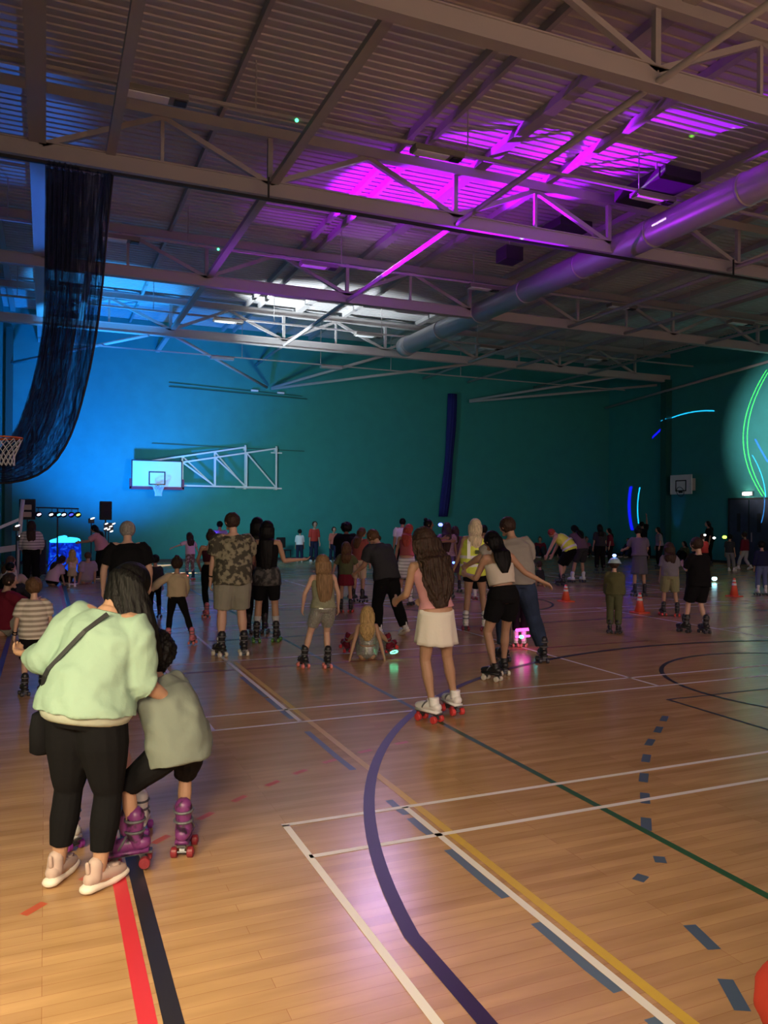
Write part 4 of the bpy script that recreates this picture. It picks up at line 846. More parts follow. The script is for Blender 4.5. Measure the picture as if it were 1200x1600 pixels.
person((2.99, 8.81), mf(510)-12, 1.24, 'girl with fair hair in sage top and grey shorts on black skates with pink wheels', 'f', 'pale', ('long', 'fair'), (SAGE, .0, .0, .014, .26, 'vest'), ('shorts', SEQ, .36, .014), Q(BB, PW),
       head=(8, -8), hk=.155, lean=5, aL=((.45, .10, -.95), (.05, .5, -1)), aR=((.35, .1, -1), (.1, .5, -1)), lL=(.16, .10, 0, 14), lR=(.05, .02, 0, 4), socks=(BK, .26))
person((3.71, 9.22), mf(572), 1.20, 'girl with wavy blonde hair in silver sequins sitting on the floor', 'c', 'tan', ('mid', 'blond'), (SEQ, .10, .0, .008, .27, 'crop_top'), ('shorts', SEQ, .36, .008), Q(MAROON, RW),
       head=(4, 0), hk=.15, lean=-12, sit=.055, kpole=(0, .2, 1), aL=((.30, -.25, -1), (.25, -.2, -1)), aR=((.30, -.2, -1), (.25, -.1, -1)), lL=(.22, .30, .02, 25, -18), lR=(.24, .26, .02, 35, -18))
glow((3.99, 9.02, .10), (.1, 1.0, .45), .045, 'green glowing bracelet on the seated girl in sequins', 5, tor=(0, .6, 1))
person((4.70, 11.10), mf(585)-40, 1.64, 'man in black t-shirt and black trousers leaning to the left mid-stride', 'm', 'tan', ('short', 'brown'), (BK2, -.03, .40, .026, .312, 't_shirt'), ('legs', BK, .98, .014), F(WB),
       head=(34, -15), lean=29, hipback=.07, aL=((.10, .35, -.9), (.0, .8, -.5)), aR=((.15, .05, -1), (.0, .55, -.8)), lL=(.06, -.02, 0, 6), lR=(.09, -.22, .02, 10, 20))
person((5.10, 13.74), mf(540), 1.18, 'child with fair hair in dull olive top and dark skirt behind the girl in sage', 'c', 'tan', ('mid', 'brown'), (OLIVE, .0, .45, .018, .3, 'top'), ('skirt', MAROON, .20, .02), Q(BB, RW), hk=.16, head=(5, -10), aL=((.5, .2, -.8), (.2, .3, -1)), det=1)
person((6.09, 16.43), mf(540)+6, 1.52, 'large person in black t-shirt with big curly black hair', 'm', 'brown', ('big', 'black'), (BK, -.04, .45, .04, .31, 't_shirt'), ('legs', BK, 1, .016), Q(BB, DW), lean=10, head=(12, 0), det=0)
person((9.15, 23.52), mf(560), 1.06, 'distant child in yellow top and purple shorts with violet glowing skates', 'c', 'pale', ('bun', 'brown'), (YEL, .0, .0, .016, .29, 'top'), ('shorts', PUR, .5, .03), Q(BB, DW), hk=.165, det=0)
glow((9.02, 23.35, .09), (.35, .2, 1.0), .05, 'left violet glowing wheel light of the child in purple shorts', 9); glow((9.26, 23.3, .09), (.35, .2, 1.0), .05, 'right violet glowing wheel light of the child in purple shorts', 9)
person((9.75, 23.3), mf(572), 1.15, 'distant child crouching next to the one in purple shorts', 'c', 'tan', ('short', 'brown'), (LGREY, .0, .4, .02, .3, 't_shirt'), ('legs', BK, 1, .008), Q(BB, DW), hk=.165, det=0, lean=30, crouch=.08)
person((6.68, 14.51), mf(640)+10, 1.54, 'young woman in grey striped skirt with pale knee socks behind the curly haired girl', 'f', 'tan', ('mid', 'red'), (cloth('dusty_red', (.30, .08, .08)), .05, .0, .008, .26, 'top'), ('skirt', GRIB, .26, .03), Q(WB, DW), head=(20, 20), lean=14, aL=((.30, .2, -1), (.2, .5, -.8)), lL=(.10, .05, 0, 8), lR=(.06, -.03, 0, 8), socks=(WH, .5), det=1)
glow((6.93, 14.32, 1.12), (1.0, .35, .8), .10, 'pink glowing belt ring on the young woman in the grey striped skirt', 3, tor=(0, .2, 1)); glow((6.38, 14.4, .80), (1.0, .8, .55), .05, 'warm glowing wrist ring left of the grey striped skirt', 4, tor=(1, .3, .4))
person((5.95, 15.3), mf(605)+30, 1.45, 'woman in a dark red top carrying something, behind the leaning man in black', 'f', 'tan', ('mid', 'brown'), (cloth('russet', (.25, .07, .05)), .0, .4, .015, .28, 'top'), ('shorts', BEIGE, .5, .015), Q(BB, DW), lean=10, head=(15, 25), det=0)
person((9.22, 20.33), mf(628), 1.60, 'distant person with black hair in a bright white t-shirt', 'm', 'tan', ('short', 'black'), (WH, .0, .42, .012, .31, 't_shirt'), ('legs', BK, 1, .01), Q(BB, DW), head=(5, 30), det=0)
person((7.35, 14.95), mf(668)+62, 1.60, 'dark haired person with a pale headband reaching one arm to the right', 'f', 'brown', ('bun', 'black'), (BK2, .0, .3, .012, .3, 'top'), ('legs', BK, 1, .008), Q(BB, DW), head=(5, 20), aL=((.1, .8, -.35), (.0, 1, .05)), aR=((.1, .8, -.5), (0, 1, 0)), det=1)
person((8.05, 15.4), mf(695), 1.54, 'young woman in patterned top with long dark hair and blue hair light', 'f', 'brown', ('long', 'dark'), (blotch('violet_floral', [(0, (.10, .06, .12)), (.5, (.25, .15, .2)), (1, (.5, .35, .4))], 40), .0, .3, .014, .29, 'top'), ('legs', cloth('patterned_plum', (.09, .05, .08)), 1, .01), Q(BB, DW), head=(5, 10), det=0)
glow((7.82, 15.25, 1.60), (.1, .12, 1), .05, 'blue glowing hair light of the young woman in patterned top', 7); glow((8.12, 15.2, .78), (.1, .2, 1), .035, 'small blue glow at the hip of the young woman in patterned top', 5)
person((8.9, 16.6), mf(708), 1.45, 'person in dark patterned dress next to the blonde woman in the vest', 'f', 'brown', ('mid', 'dark'), (cloth('plum', (.12, .06, .09)), .0, .3, .014, .29, 'top'), ('skirt', cloth('plum2', (.10, .05, .08)), .3, .015), Q(BB, DW), det=0)
WHSK = cloth('ivory_pleats', (.70, .66, .58))
person((3.14, 6.24), mf(670)-30, 1.57, 'girl with very long dark curly hair, pink top, ivory skirt and white skates', 'f', 'tan', ('curly', 'dark'), (PINK, .04, .0, .008, .275, 'top'), ('skirt', WHSK, .185, .020), ('quadlow', WB, RW),
       head=(12, -8), hk=.15, lean=11, hipback=.03, tilt=-6, aL=((.10, .30, -.9), (-.1, .9, -.3)), aR=((.12, .3, -.9), (-.1, .9, -.4)), lL=(.02, -.02, 0, 20), lR=(.16, .04, .012, 0), det=2)
def vest_extras(i, back=True):
    S_ = i['S']; b = MB(); mods = []
    for s in (.035, .115): 
        b = MB(); b.ring([i['tring'](s+q, a, d) for q, a, d in ((-.014, .145, .1175), (.014, .145, .1175))], 28, cap=False); obj('reflective_band', b, REFL, i['vest'] if 'vest' in i else i['root'])
    fr, lat = i['fr'], i['lat']; b = MB()
    for x in (-.055, ): 
        pts = [i['tp'](s)[0]+lat*x*S_-fr*d*S_ for s, d in ((.10, .112), (.18, .107), (.24, .100), (.285, .078))]
        for k in range(3): b.bar(pts[k], pts[k+1], .05, .006, up=fr)
    obj('reflective_band', b, REFL, i['root'])
    b = MB()
    for s in (.165, .075): b.box(i['tp'](s)[0]+lat*.035*S_-fr*.118*S_, (.10, .004, .06), Matrix((lat, -fr, i['t'])).transposed())
    obj('back_print', b, mat('dark_olive_print', (.05, .07, .01), .6), i['root'])
person((6.20, 10.90), mf(740)+2, 1.64, 'blonde woman in yellow reflective vest and white skates', 'f', 'tan', ('mid', 'platinum'), (HIVIS, -.06, .0, .026, .30, 'vest'), ('shorts', BK, .22, .006), Q(WB, MW),
       head=(4, 0), aL=((.30, .0, -1), (.35, .3, -.8)), aR=((.2, .1, -1), (.1, .4, -.9)), lL=(.085, 0, 0, 6), lR=(.095, 0, 0, 6), extras=vest_extras)
person((8.57, 14.71), mf(757), 1.52, 'person in black trousers and white skates behind the blonde woman in the vest', 'm', 'brown', ('short', 'black'), (NV, .0, .42, .02, .31, 't_shirt'), ('legs', BK, .9, .014), Q(WB, MW), lL=(.12, .10, 0, 10), det=0)
person((4.64, 7.58), mf(775)-28, 1.58, 'dark haired woman in pale cropped top and black shorts skating beside the man in grey', 'f', 'tan', ('mid', 'black'), (CREAM, .09, .0, .012, .235, 'crop_top'), ('shorts', BK, .31, .014), ('quadlow', BB, CW),
       head=(20, -20), lean=16, tilt=-4, hipback=.04, aL=((.15, .45, -.8), (.05, .9, .1)), aR=((.75, .0, -.7), (.85, -.2, -.45)), lL=(.08, -.06, 0, 30), lR=(.08, .10, 0, 10))
person((5.36, 8.36), mf(825)-25, 1.72, 'man in grey t-shirt and dark jeans skating beside the woman in the cropped top', 'm', 'tan', ('short', 'dark'), (cloth('warm_grey', (.30, .28, .24)), -.02, .42, .026, .312, 't_shirt'), ('legs', DJ, .97, .016), Q(BB, DW),
       head=(18, -25), lean=13, tilt=-5, aL=((.6, .35, -.5), (.3, .8, -.4)), aR=((.25, .2, -1), (.0, .5, -.9)), lL=(.09, .04, 0, 8), lR=(.17, -.06, 0, 12))
person((6.0, 9.3), mf(828), 1.10, 'small child mostly hidden behind the legs of the couple', 'c', 'pale', ('short', 'dark'), (GREY, .0, .42, .02, .3, 't_shirt'), ('legs', BK, .8, .012), Q(WB, PW), hk=.165, det=0, lL=(.05, 0, 0, 5), lR=(.05, 0, 0, 5))
b = MB(); b.torus((0, 0, 0), (0, .2, 1), .08, .022, 18, 6); b.torus((0, 0, -.09), (0, .2, 1), .085, .016, 18, 6)
o = obj('glow_skate_lights', b, M_lit('pink_led', (1.0, .08, .55), 3.0), loc=(5.95, 9.15, .26), smooth=True); o['label'] = 'bright pink glowing skate lights'
o.parent = roots[-1]; o.matrix_parent_inverse = (Matrix.Translation(roots[-1].location) @ Matrix.Rotation(roots[-1].rotation_euler.z, 4, 'Z')).inverted()
glow((5.80, 8.95, .20), (.1, 1, .4), .03, 'left green spark on the pink glowing skate lights', 6); glow((5.99, 8.88, .19), (.1, .9, .8), .03, 'right green spark on the pink glowing skate lights', 6)
person((12.35, 17.14), mf(878)-70, 1.66, 'man bending forward in yellow reflective vest and black shorts', 'm', 'pale', ('crop', 'red'), (HIVIS, -.01, .0, .026, .30, 'vest'), ('shorts', BK, .5, .02), Q(BB, DW), lean=52, hipback=.12, head=(62, 0), aL=((.1, .5, -1), (.0, .5, -1)), lL=(.07, -.02, 0, 8), lR=(.09, .06, 0, 8), det=1,
       extras=vest_extras)
person((11.75, 17.25), mf(858)-60, 1.1, 'child low on the floor beside the bending man in the vest', 'c', 'tan', ('short', 'dark'), (BK2, .0, .4, .02, .3, 't_shirt'), ('legs', GREY, .9, .012), Q(BB, RW), hk=.165, sit=.06, kpole=(0, .3, 1), lL=(.1, .35, 0, 8), lR=(.1, .38, 0, 8), lean=5, det=0)
person((13.38, 17.81), mf(905)-40, 1.56, 'person in dark plum top and shorts stooping in pale skates near the back', 'f', 'tan', ('mid', 'black'), (cloth('dusk_plum', (.14, .09, .12)), .0, .45, .02, .3, 'top'), ('shorts', BK2, .45, .02), Q(WB, DW), lean=32, hipback=.06, head=(35, 0), lL=(.14, .02, 0, 8), lR=(.10, .02, 0, 8), aL=((.2, .6, -1), (0, .6, -1)), det=0)
def helmet(m_):
    def f(i):
        Hd, hf, hd, hx, hh = i['Hd'], i['hf'], i['hd'], i['hx'], i['hh']; b = MB(); rings = []
        for j in range(7):
            a = PI/2*j/7; rings.append((Hd+hd*(.08*hh+.52*hh*math.sin(a))-hf*.02*hh, hx*.52*hh*math.cos(a), hf*.58*hh*math.cos(a)))
        rings.append((Hd+hd*.60*hh, hx*.05*hh, hf*.05*hh)); b.ring(rings, 20); o = obj('helmet', b, m_, i['root'], True)
        b = MB(); b.torus(Hd+hd*.1*hh, hd, .55*hh, .04*hh, 24, 6); obj('helmet_rim', b, m_, o, True)
    return f
person((8.06, 9.86), mf(957)+5, 1.04, 'small child in pale blue helmet and olive jacket standing alone', 'c', 'pale', ('short', 'dark'), (cloth('olive_drab', (.10, .10, .045)), -.02, .95, .034, .31, 'jacket'), ('legs', OLIVE, .95, .020), Q(BB, DW), hk=.17, head=(4, 0), aL=((.1, .1, -1), (.0, .2, -1)), lL=(.06, 0, 0, 10), lR=(.06, 0, 0, 10), extras=helmet(mat('pale_blue_helmet', (.35, .50, .55), .4)))
glow((8.06, 9.86, 1.20), (.25, .4, 1.0), .03, 'blue-white light on top of the pale blue helmet', 5)
person((10.42, 11.22), mf(1028)-10, 1.22, 'child in grey top and olive shorts beside the cone leaning against the skates', 'c', 'tan', ('mid', 'dark'), (cloth('shadow_grey', (.18, .17, .2)), .0, .45, .025, .3, 't_shirt'), ('shorts', cloth('pale_olive', (.22, .22, .12)), .45, .03), Q(BB, RW), hk=.16, lean=8, lL=(.08, .06, 0, 12), lR=(.10, -.04, 0, 12), det=1)
person((9.30, 9.40), mf(1090)-40, 1.37, 'boy in black t-shirt and black shorts standing on black skates at the right', 'c', 'pale', ('short', 'dark'), (BK, -.05, .48, .036, .305, 't_shirt'), ('shorts', BK, .46, .03), Q(BB, DW), hk=.155, head=(12, -10), aL=((.15, .3, -.9), (-.3, .8, .3)), aR=((.15, .2, -1), (-.3, .7, .2)), lL=(.09, .10, 0, 20), lR=(.08, -.02, 0, 4), socks=(LGREY, .2))
person((12.4, 14.3), mf(1010)-15, 1.48, 'person with a dark hair bun in dim lilac top behind the boy in black', 'f', 'tan', ('bun', 'black'), (cloth('dim_lilac', (.14, .12, .16)), .02, .4, .02, .3, 'top'), ('skirt', cloth('dim_denim', (.10, .10, .13)), .28, .02), Q(BB, DW), lean=14, head=(20, 0), aL=((.3, .4, -.8), (.2, .8, -.2)), det=0)
person((18.52, 18.50), mf(1100)-30, 1.17, 'girl in red top with a white glowing hairband on the right', 'c', 'pale', ('short', 'dark'), (REDC, .0, .45, .02, .3, 't_shirt'), ('shorts', BK, .45, .02), Q(WB, DW), hk=.165, det=0, lean=10)
glow((18.35, 18.3, 1.26), (1, .95, .85), .035, 'left bright spot of the hairband of the girl in red', 10); glow((18.62, 18.2, 1.17), (1, .95, .9), .04, 'right bright spot of the hairband of the girl in red', 10)
glow((17.0, 16.6, .10), (.4, .9, 1.0), .07, 'pale cyan glowing skate light on the floor at the right', 9); glow((16.6, 16.6, .10), (.8, .9, 1.0), .03, 'tiny white spark left of the pale cyan skate light', 8)
person((20.89, 19.75), mf(1140)+20, 1.22, 'child in dark clothes with white shoes and a green light, walking at the right', 'c', 'tan', ('short', 'black'), (BK2, .0, .45, .02, .3, 't_shirt'), ('legs', GREY, .85, .012), F(WB), hk=.16, det=0, lL=(.07, .15, 0, 8))
glow((20.4, 19.5, 1.15), (.55, 1, .1), .07, 'lime green glow stick held by the child in dark clothes', 3)
person((22.2, 20.33), mf(1165)-55, 1.28, 'child in dark red hoodie with white shoes stepping to the left at the right', 'c', 'tan', ('short', 'dark'), (MAROON, .0, .95, .025, .3, 'hoodie'), ('legs', LGREY, .85, .012), F(WB), hk=.16, det=0, lL=(.07, .16, 0, 8), lR=(.07, -.12, .02, 8, 20))
person((15.26, 13.49), mf(1190)-20, 1.14, 'child in dark jacket and blue-lit jeans cut by the right edge of the picture', 'c', 'tan', ('short', 'black'), (NV, .0, .95, .03, .3, 'jacket'), ('legs', cloth('blue_denim', (.12, .16, .3)), .95, .015), Q(WB, DW), hk=.165, det=0)
person((1.34, .72), 20, 1.64, 'person in red jacket whose elbow alone shows in the lower right corner', 'f', 'tan', ('mid', 'dark'), (cloth('red_jacket', (.36, .035, .02)), -.03, .97, .028, .315, 'jacket'), ('legs', BK, .95, .01), F(WB), aL=((.42, -.1, -1), (-.1, .8, -.45)), aR=((.3, 0, -1), (.1, .3, -1)), det=1)
# --- far left group by the stage
person((-.32, 21.45), mf(45)+3, 1.58, 'woman with long dark hair in cream top with striped sleeves by the white post', 'f', 'tan', ('long', 'dark'), (STRIPE2, .03, .90, .024, .3, 'jumper'), ('legs', BK, 1, .02), F(BB), det=1, aL=((.3, .1, -1), (-.1, .5, -.8)))
person((.16, 21.3), mf(80)+60, 1.45, 'person in pale pink top sitting on the floor near the blue glowing booth', 'f', 'tan', ('mid', 'dark'), (PALEP, .0, .45, .025, .3, 'top'), ('legs', BK, 1, .02), F(BB), sit=.06, kpole=(0, .3, 1), lL=(.12, .30, 0, 8), lR=(.12, .28, 0, 8), lean=28, head=(30, 0), det=0)
person((.60, 20.7), mf(108), .86, 'toddler in beige patterned dress standing between the seated people', 'c', 'pale', ('mid', 'blond'), (blotch('peach_print', [(0, (.55, .28, .16)), (.5, (.62, .45, .30)), (1, (.7, .6, .5))], 30), .0, .45, .02, .3, 'top'), ('skirt', BEIGE, .25, .02), F(WB), hk=.19, det=0, aL=((.25, .3, -.8), (.2, .5, -.3)))
person((1.36, 22.96), mf(155)-75, 1.50, 'woman in pink t-shirt and black trousers bending forward to the left by the speaker', 'b', 'tan', ('mid', 'black'), (PINK, .0, .45, .02, .3, 't_shirt'), ('legs', BK, 1, .014), F(BB), lean=22, hipback=.05, head=(25, 0), aL=((.1, .7, -.6), (0, 1, -.15)), det=1)
person((.95, 21.6), mf(135)-30, 1.5, 'person in grey trousers sitting on the floor leaning back, feet towards the stage', 'm', 'tan', ('short', 'brown'), (cloth('mauve_grey', (.35, .28, .30)), .0, .45, .025, .3, 't_shirt'), ('legs', cloth('mid_grey', (.25, .25, .24)), 1, .02), F(BB), sit=.06, kpole=(0, .3, 1), lL=(.15, .42, 0, 8), lR=(.14, .38, 0, 8), lean=-15, det=0)
person((-.58, 12.9), mf(5)+75, 1.66, 'man in maroon t-shirt sitting on the floor at the left edge, hands on knees', 'm', 'pale', ('short', 'dark'), (MAROON, -.01, .45, .03, .31, 't_shirt'), ('legs', KHAKI, .7, .02), F(BB), sit=.06, kpole=(0, .2, 1), lL=(.13, .30, 0, 8), lR=(.12, .33, 0, 8), lean=8, head=(10, 20), aL=((.2, .9, -.5), (-.1, 1, .0)), aR=((.2, .8, -.5), (-.1, 1, -.1)), det=1)
person((-.72, 17.2), mf(5)+70, 1.5, 'person in black with pale face sitting against the left wall, second from the camera', 'f', 'pale', ('short', 'black'), (BK, .0, .9, .025, .31, 'jumper'), ('legs', BK2, 1, .02), F(WB), sit=.06, kpole=(0, .2, 1), lL=(.13, .30, 0, 8), lR=(.12, .33, 0, 8), lean=10, det=0)
person((-.80, 19.8), mf(5)+60, 1.5, 'person in cream jumper sitting against the left wall beneath the pale brace', 'f', 'pale', ('mid', 'brown'), (CREAM, .0, .9, .03, .31, 'jumper'), ('legs', BEIGE, 1, .02), F(WB), sit=.06, kpole=(0, .2, 1), lL=(.13, .30, 0, 8), lR=(.12, .33, 0, 8), lean=10, det=0)
person((1.75, 14.2), mf(228), .98, 'small child with dark hair half hidden behind the man in black t-shirt', 'c', 'tan', ('short', 'black'), (BK2, .0, .5, .02, .3, 't_shirt'), ('legs', BK, 1, .01), Q(BB, DW), hk=.17, det=0)
# --- spectators along the back wall, middle
chair = empty('stacking_chair', (8.35, 29.3, 0), R(200), 'black chair against the back wall left of the child in white', 'chair')
b = MB(); b.box((0, 0, .44), (.42, .42, .04)); obj('seat', b, M_black, chair, bevel=.01)
b = MB(); b.box((0, -.2, .72), (.42, .04, .40)); obj('backrest', b, M_black, chair, bevel=.01)
for x in (-.18, .18):
    for y in (-.18, .18): b = MB(); b.box((x, y, .21), (.03, .03, .42)); obj('leg', b, M_black, chair)
for (x, y, c, lab, hr, sm) in ((8.85, 28.9, WH, 'distant child in white shirt by the black chair at the back wall', 'black', 1.2), (9.3, 28.6, REDC, 'distant person in red leaning by the back wall', 'dark', 1.5), (10.0, 28.4, cloth('coral', (.5, .16, .12)), 'distant child in coral t-shirt next to the person in red', 'dark', 1.3)):
    person((x, y), mf(505)+160 if c is not WH else mf(505), sm, lab, 'c', 'tan', ('short', hr), (c, .0, .6, .02, .3, 't_shirt'), ('legs', NV, 1, .014), F(WB), hk=.155, det=0, lean=14)
sp = [(14.6, 29.3, BK2, 'black hair, leftmost'), (19.3, 29.4, BK2, 'black top, left of the corner group'), (20.1, 29.6, MAROON, 'maroon top'), (20.9, 29.3, BK, 'black hoodie'), (21.6, 29.7, PUR, 'purple top'), (22.4, 29.4, cloth('dull_pink', (.4, .12, .16)), 'dull pink top'), (23.3, 29.6, BK2, 'charcoal top nearest the corner'), (23.9, 28.2, NV, 'navy top first along the right wall'), (23.9, 27.2, BK, 'black top under the small backboard'), (23.95, 24.9, OLIVE, 'olive top right of the small backboard'), (23.9, 24.0, BK2, 'charcoal top left of the dark door')]
for k, (x, y, c, d) in enumerate(sp):
    side = x > 23.5 and y < 29
    person((x, y), (180 if not side else -90)+random.Random(k).uniform(-30, 30), 1.5+.05*(k % 3), 'seated spectator at the far right walls, '+d if k else 'seated spectator alone at the back wall right of the blue strip', 'f' if k % 2 else 'm', 'tan', (('mid', 'short', 'bun')[k % 3], ('black', 'dark', 'brown')[k % 3]), (c, .0, .9, .025, .31, 'jumper'), ('legs', (BK, NV, BK2)[k % 3], 1, .02), F(BB), sit=.06, kpole=(0, .2, 1), lL=(.11, .28, 0, 8), lR=(.11, .25, 0, 8), lean=10, det=0)
person((21.24, 24.36), mf(1003)-35, 1.58, 'person with raised arm in dark top under the cyan laser line', 'm', 'brown', ('short', 'black'), (BK, .0, .42, .025, .31, 't_shirt'), ('legs', BK, 1, .016), F(BB), aL=DN, aR=((.3, .2, 1), (.0, .1, 1)), det=0)
for (x, y, s_, lab, c) in ((16.2, 20.5, 1.45, 'standing person in dark top between the bending man and the corner group', BK2), (18.3, 22.6, 1.3, 'standing child in dark red behind the helmeted child', MAROON), (22.6, 22.3, 1.55, 'person in black standing before the dark door', BK), (19.6, 21.6, 1.35, 'child in grey moving behind the boy in black', GREY), (23.2, 20.0, 1.4, 'person in dark jeans at the right, behind the child in the dark red hoodie', NV)):
    person((x, y), mf(1000)-60+random.Random(int(x*9)).uniform(-50, 50), s_, lab, 'f', 'tan', ('mid', 'black'), (c, .0, .5, .02, .3, 'top'), ('legs', BK, 1, .016), Q(BB, DW), det=0, lean=6)
# ------------------------------------------------------------------ cones
def cone(x, y, lab, h=.36, tilt=0):
    t = empty('traffic_cone', (x, y, 0), 0, lab, 'traffic cone', 'orange traffic cones'); t.rotation_euler = (0, R(tilt), 0)
    b = MB(); b.box((0, 0, .012), (.27, .27, .024)); obj('base', b, M_red_c, t, bevel=.006)
    b = MB(); b.cyl((0, 0, .02), (0, 0, h), .095, 20, .022); cn = obj('body', b, M_red_c, t, True)
    for z0, z1 in ((.60, .72), (.80, .90)):
        r = lambda z: .095-(.073)*(z*h-.02)/(h-.02)+.002
        b = MB(); b.cyl((0, 0, z0*h), (0, 0, z1*h), r(z0), 20, r(z1)); obj('reflective_collar', b, REFL, cn, True)
M_red_c = mat('cone_orange', (.80, .12, .05), .5)
cone(10.10, 13.90, 'orange cone with white bands alone in the middle of the floor'); cone(14.41, 13.49, 'orange cone farthest to the right', .42); cone(10.24, 11.80, 'orange cone partly hidden by the child in grey top', .38)
# ------------------------------------------------------------------ stage
def speaker(x, y, z0, z1, wd, lab, rz=0):
    t = empty('loudspeaker', (x, y, z0), rz, lab, 'loudspeaker'); h = z1-z0
    b = MB(); b.box((0, 0, h/2), (wd, .36, h)); cb = obj('cabinet', b, M_black, t, bevel=.02)
    b = MB(); b.box((0, -.19, h/2), (wd*.86, .02, h*.88)); obj('grille', b, M_rubber, t)
    b = MB(); b.cyl((0, -.2, h*.3), (0, -.205, h*.3), wd*.3, 20); obj('driver', b, BK2, t); b = MB(); b.cyl((0, -.2, h*.75), (0, -.205, h*.75), wd*.15, 20); obj('driver', b, BK2, t)
def stand(x, y, h, lab):
    t = empty('speaker_stand', (x, y, 0), 0, lab, 'stand')
    b = MB(); b.cyl((0, 0, .1), (0, 0, h), .02, 10); obj('pole', b, M_black, t)
    for k in range(3):
        a = 2*PI*k/3+.4; b = MB(); b.bar((0, 0, .62), (.45*math.cos(a), .45*math.sin(a), .02), .025, .025); obj('leg', b, M_black, t)
stand(-.48, 24.9, 1.60, 'black tripod stand under the left loudspeaker'); speaker(-.48, 24.9, 1.60, 2.19, .43, 'left loudspeaker on a stand behind the white post')
stand(1.62, 24.7, 1.60, 'black tripod stand under the right loudspeaker'); speaker(1.62, 24.7, 1.60, 2.15, .33, 'right loudspeaker on a stand above the woman in the pink t-shirt')
speaker(-.22, 25.6, 0, 1.0, .5, 'black bass cabinet on the floor left of the blue glowing booth')
t = empty('lighting_stand', (.31, 24.3, 0), 0, 'black T-bar lighting stand with a row of disco lights', 'stand')
b = MB(); b.cyl((0, 0, .05), (0, 0, 1.95), .022, 10); obj('pole', b, M_black, t)
b = MB(); b.cyl((-.56, 0, 1.95), (.56, 0, 1.92), .02, 10); obj('crossbar', b, M_black, t)
for k in range(3):
    a = 2*PI*k/3+1.0; b = MB(); b.bar((0, 0, .62), (.45*math.cos(a), .45*math.sin(a), .02), .025, .025); obj('leg', b, M_black, t)
for k, (x, col, s_, nm) in enumerate(((-.60, (1, .62, .95), 14, 'pinkish white'), (-.13, (.85, .95, 1), 10, 'cool white'), (.08, (.1, .5, 1), 9, 'azure'), (.30, (.75, .85, 1), 8, 'small pale'), (.56, (.04, .05, 1), 9, 'deep blue'), (.78, (.75, .95, .15), 6, 'yellow-green'))):
    x2 = x*.75-.05; e = empty('par_light', (.31+x2, 24.28, 1.76), R(random.Random(k).uniform(-25, 25)), nm+' disco light hanging from the T-bar stand', 'stage light', 'disco lights on the T-bar stand')
    b = MB(); b.cyl((0, .12, 0), (0, -.06, -.01), .07, 14, .085); obj('can', b, M_black, e, True)
    b = MB(); b.cyl((0, 0, .08), (0, 0, .17), .01, 6); obj('yoke', b, M_black, e)
    b = MB(); b.ell((0, -.065, -.01), V((.055, 0, .016)), V((0, .02, 0)), V((0, 0, .032)), 14, 6); obj('lens', b, M_lit('lens_%d' % k, col, s_*.35), e, True)
for (x, y, z, lab, s_) in ((-.72, 23.4, 1.42, 'white laser spot box left of the T-bar, upper', 12), (-.62, 23.2, 1.16, 'white laser spot box left of the T-bar, lower', 10), (1.20, 24.1, 1.62, 'white lens of the moving head above the woman in pink', 14)):
    e = empty('moving_head', (x, y, z), 0, lab, 'stage light')
    b = MB(); b.box((0, .05, -.04), (.16, .16, .14)); obj('housing', b, M_black, e, bevel=.01)
    b = MB(); b.ell((.03, -.05, .03), V((.06, 0, .02)), V((0, .02, 0)), V((0, 0, .022)), 12, 6); obj('lens', b, M_lit('white_lens', (1, 1, 1), 3), e, True)
    b = MB(); b.cyl((0, .05, -.1), (0, .05, -z+.005), .015, 8); obj('pole', b, M_black, e)
t = empty('led_cluster_lamp', (1.66, 24.0, 0), 0, 'cluster of small white lamps on a thin stand in front of the right loudspeaker', 'stage light')
b = MB(); b.cyl((0, .04, 0), (0, .04, 1.5), .014, 8); b.box((0, .03, 1.40), (.26, .02, .24)); obj('frame', b, M_black, t)
for k, (x, z) in enumerate(((-.06, 1.50), (.06, 1.42), (0, 1.34), (.14, 1.50), (.08, 1.28), (-.08, 1.36))):
    b = MB(); b.ell((x, 0, z), V((.045, 0, .016)), V((0, .02, 0)), V((0, 0, .02)), 10, 6); obj('lens', b, M_lit('white_lens', (1, 1, 1), 3), t, True)
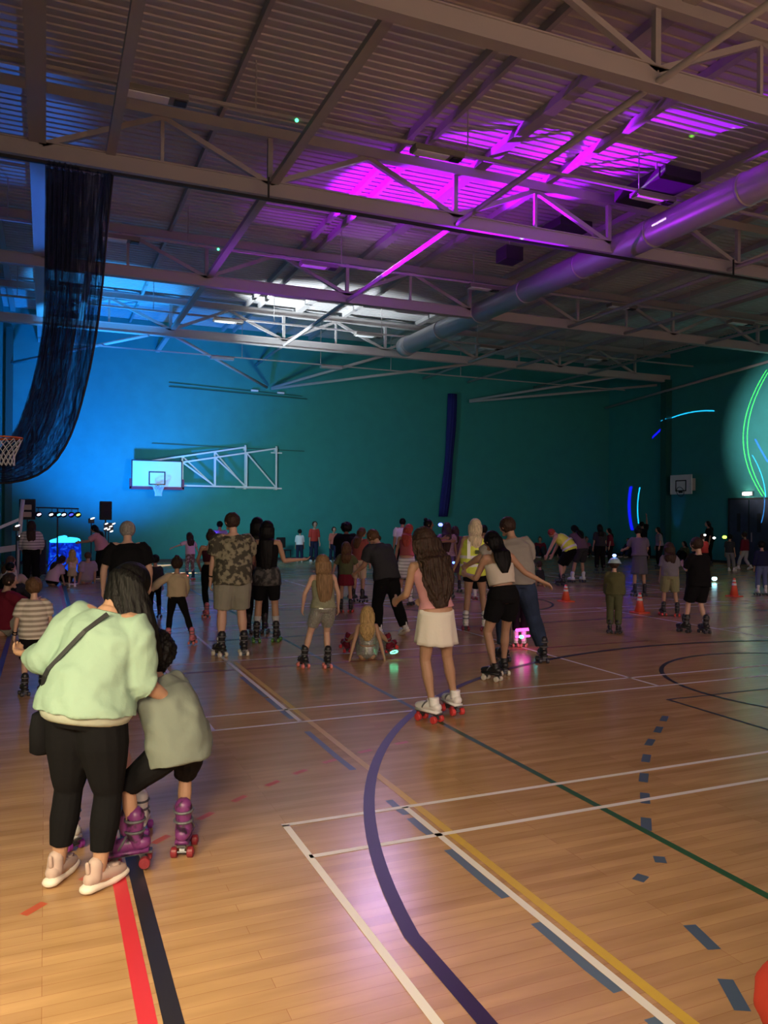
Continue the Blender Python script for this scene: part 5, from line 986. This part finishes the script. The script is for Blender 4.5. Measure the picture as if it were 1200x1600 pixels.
# the glowing booth
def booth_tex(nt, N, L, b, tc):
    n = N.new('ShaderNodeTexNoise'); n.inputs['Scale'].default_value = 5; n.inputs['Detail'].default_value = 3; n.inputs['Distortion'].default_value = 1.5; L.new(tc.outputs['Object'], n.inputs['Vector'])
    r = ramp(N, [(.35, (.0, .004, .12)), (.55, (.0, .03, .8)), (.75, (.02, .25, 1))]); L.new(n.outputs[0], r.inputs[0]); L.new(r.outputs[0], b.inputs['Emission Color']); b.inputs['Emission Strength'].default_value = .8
t = empty('dj_booth', (.54, 25.5, 0), 0, 'glowing blue cloth booth with cyan top by the stage lights', 'booth')
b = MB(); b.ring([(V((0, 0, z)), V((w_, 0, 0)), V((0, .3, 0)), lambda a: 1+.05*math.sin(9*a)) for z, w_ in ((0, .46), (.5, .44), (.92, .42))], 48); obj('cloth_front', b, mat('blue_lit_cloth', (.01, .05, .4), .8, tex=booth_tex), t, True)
b = MB(); b.ell((0, 0, .96), V((.44, 0, 0)), V((0, .28, 0)), V((0, 0, .10)), 20, 8); b.ell((-.1, -.1, 1.06), V((.16, 0, .03)), V((0, .1, 0)), V((0, 0, .07)), 12, 6); b.ell((.22, -.1, 1.02), V((.2, 0, -.02)), V((0, .1, 0)), V((0, 0, .06)), 12, 6)
obj('glowing_top', b, M_lit('cyan_top', (.03, .55, 1), 2.2), t, True)
# white post with braces at the left edge
t = empty('net_post', (-.68, 23.9, 0), 0, 'white upright post with slanting brace at the left edge', 'post')
b = MB(); b.tube([(0, 0, .03), (.01, 0, 1.0), (.10, 0, 2.16)], .055, 10, dome=False); obj('upright', b, mat('scuffed_white', (.70, .66, .60), .6), t, True)
b = MB(); b.bar((.03, 0, 1.62), (-.55, 0, 1.35), .05, .08); obj('brace', b, M_white, t)
b = MB(); b.bar((.0, 0, .85), (-.5, 0, .78), .06, .16); obj('brace', b, mat('scuffed_white', (.7, .66, .6), .6), t)
b = MB(); b.box((0, 0, .015), (.3, .3, .03)); obj('base', b, M_black, t, bevel=.005)
for s_, z in ((0, 1.75), (1, 1.95)):
    b = MB(); b.box((.20, 0, z), (.24, .05, .14)); obj('pad', b, BEIGE, t, bevel=.01)
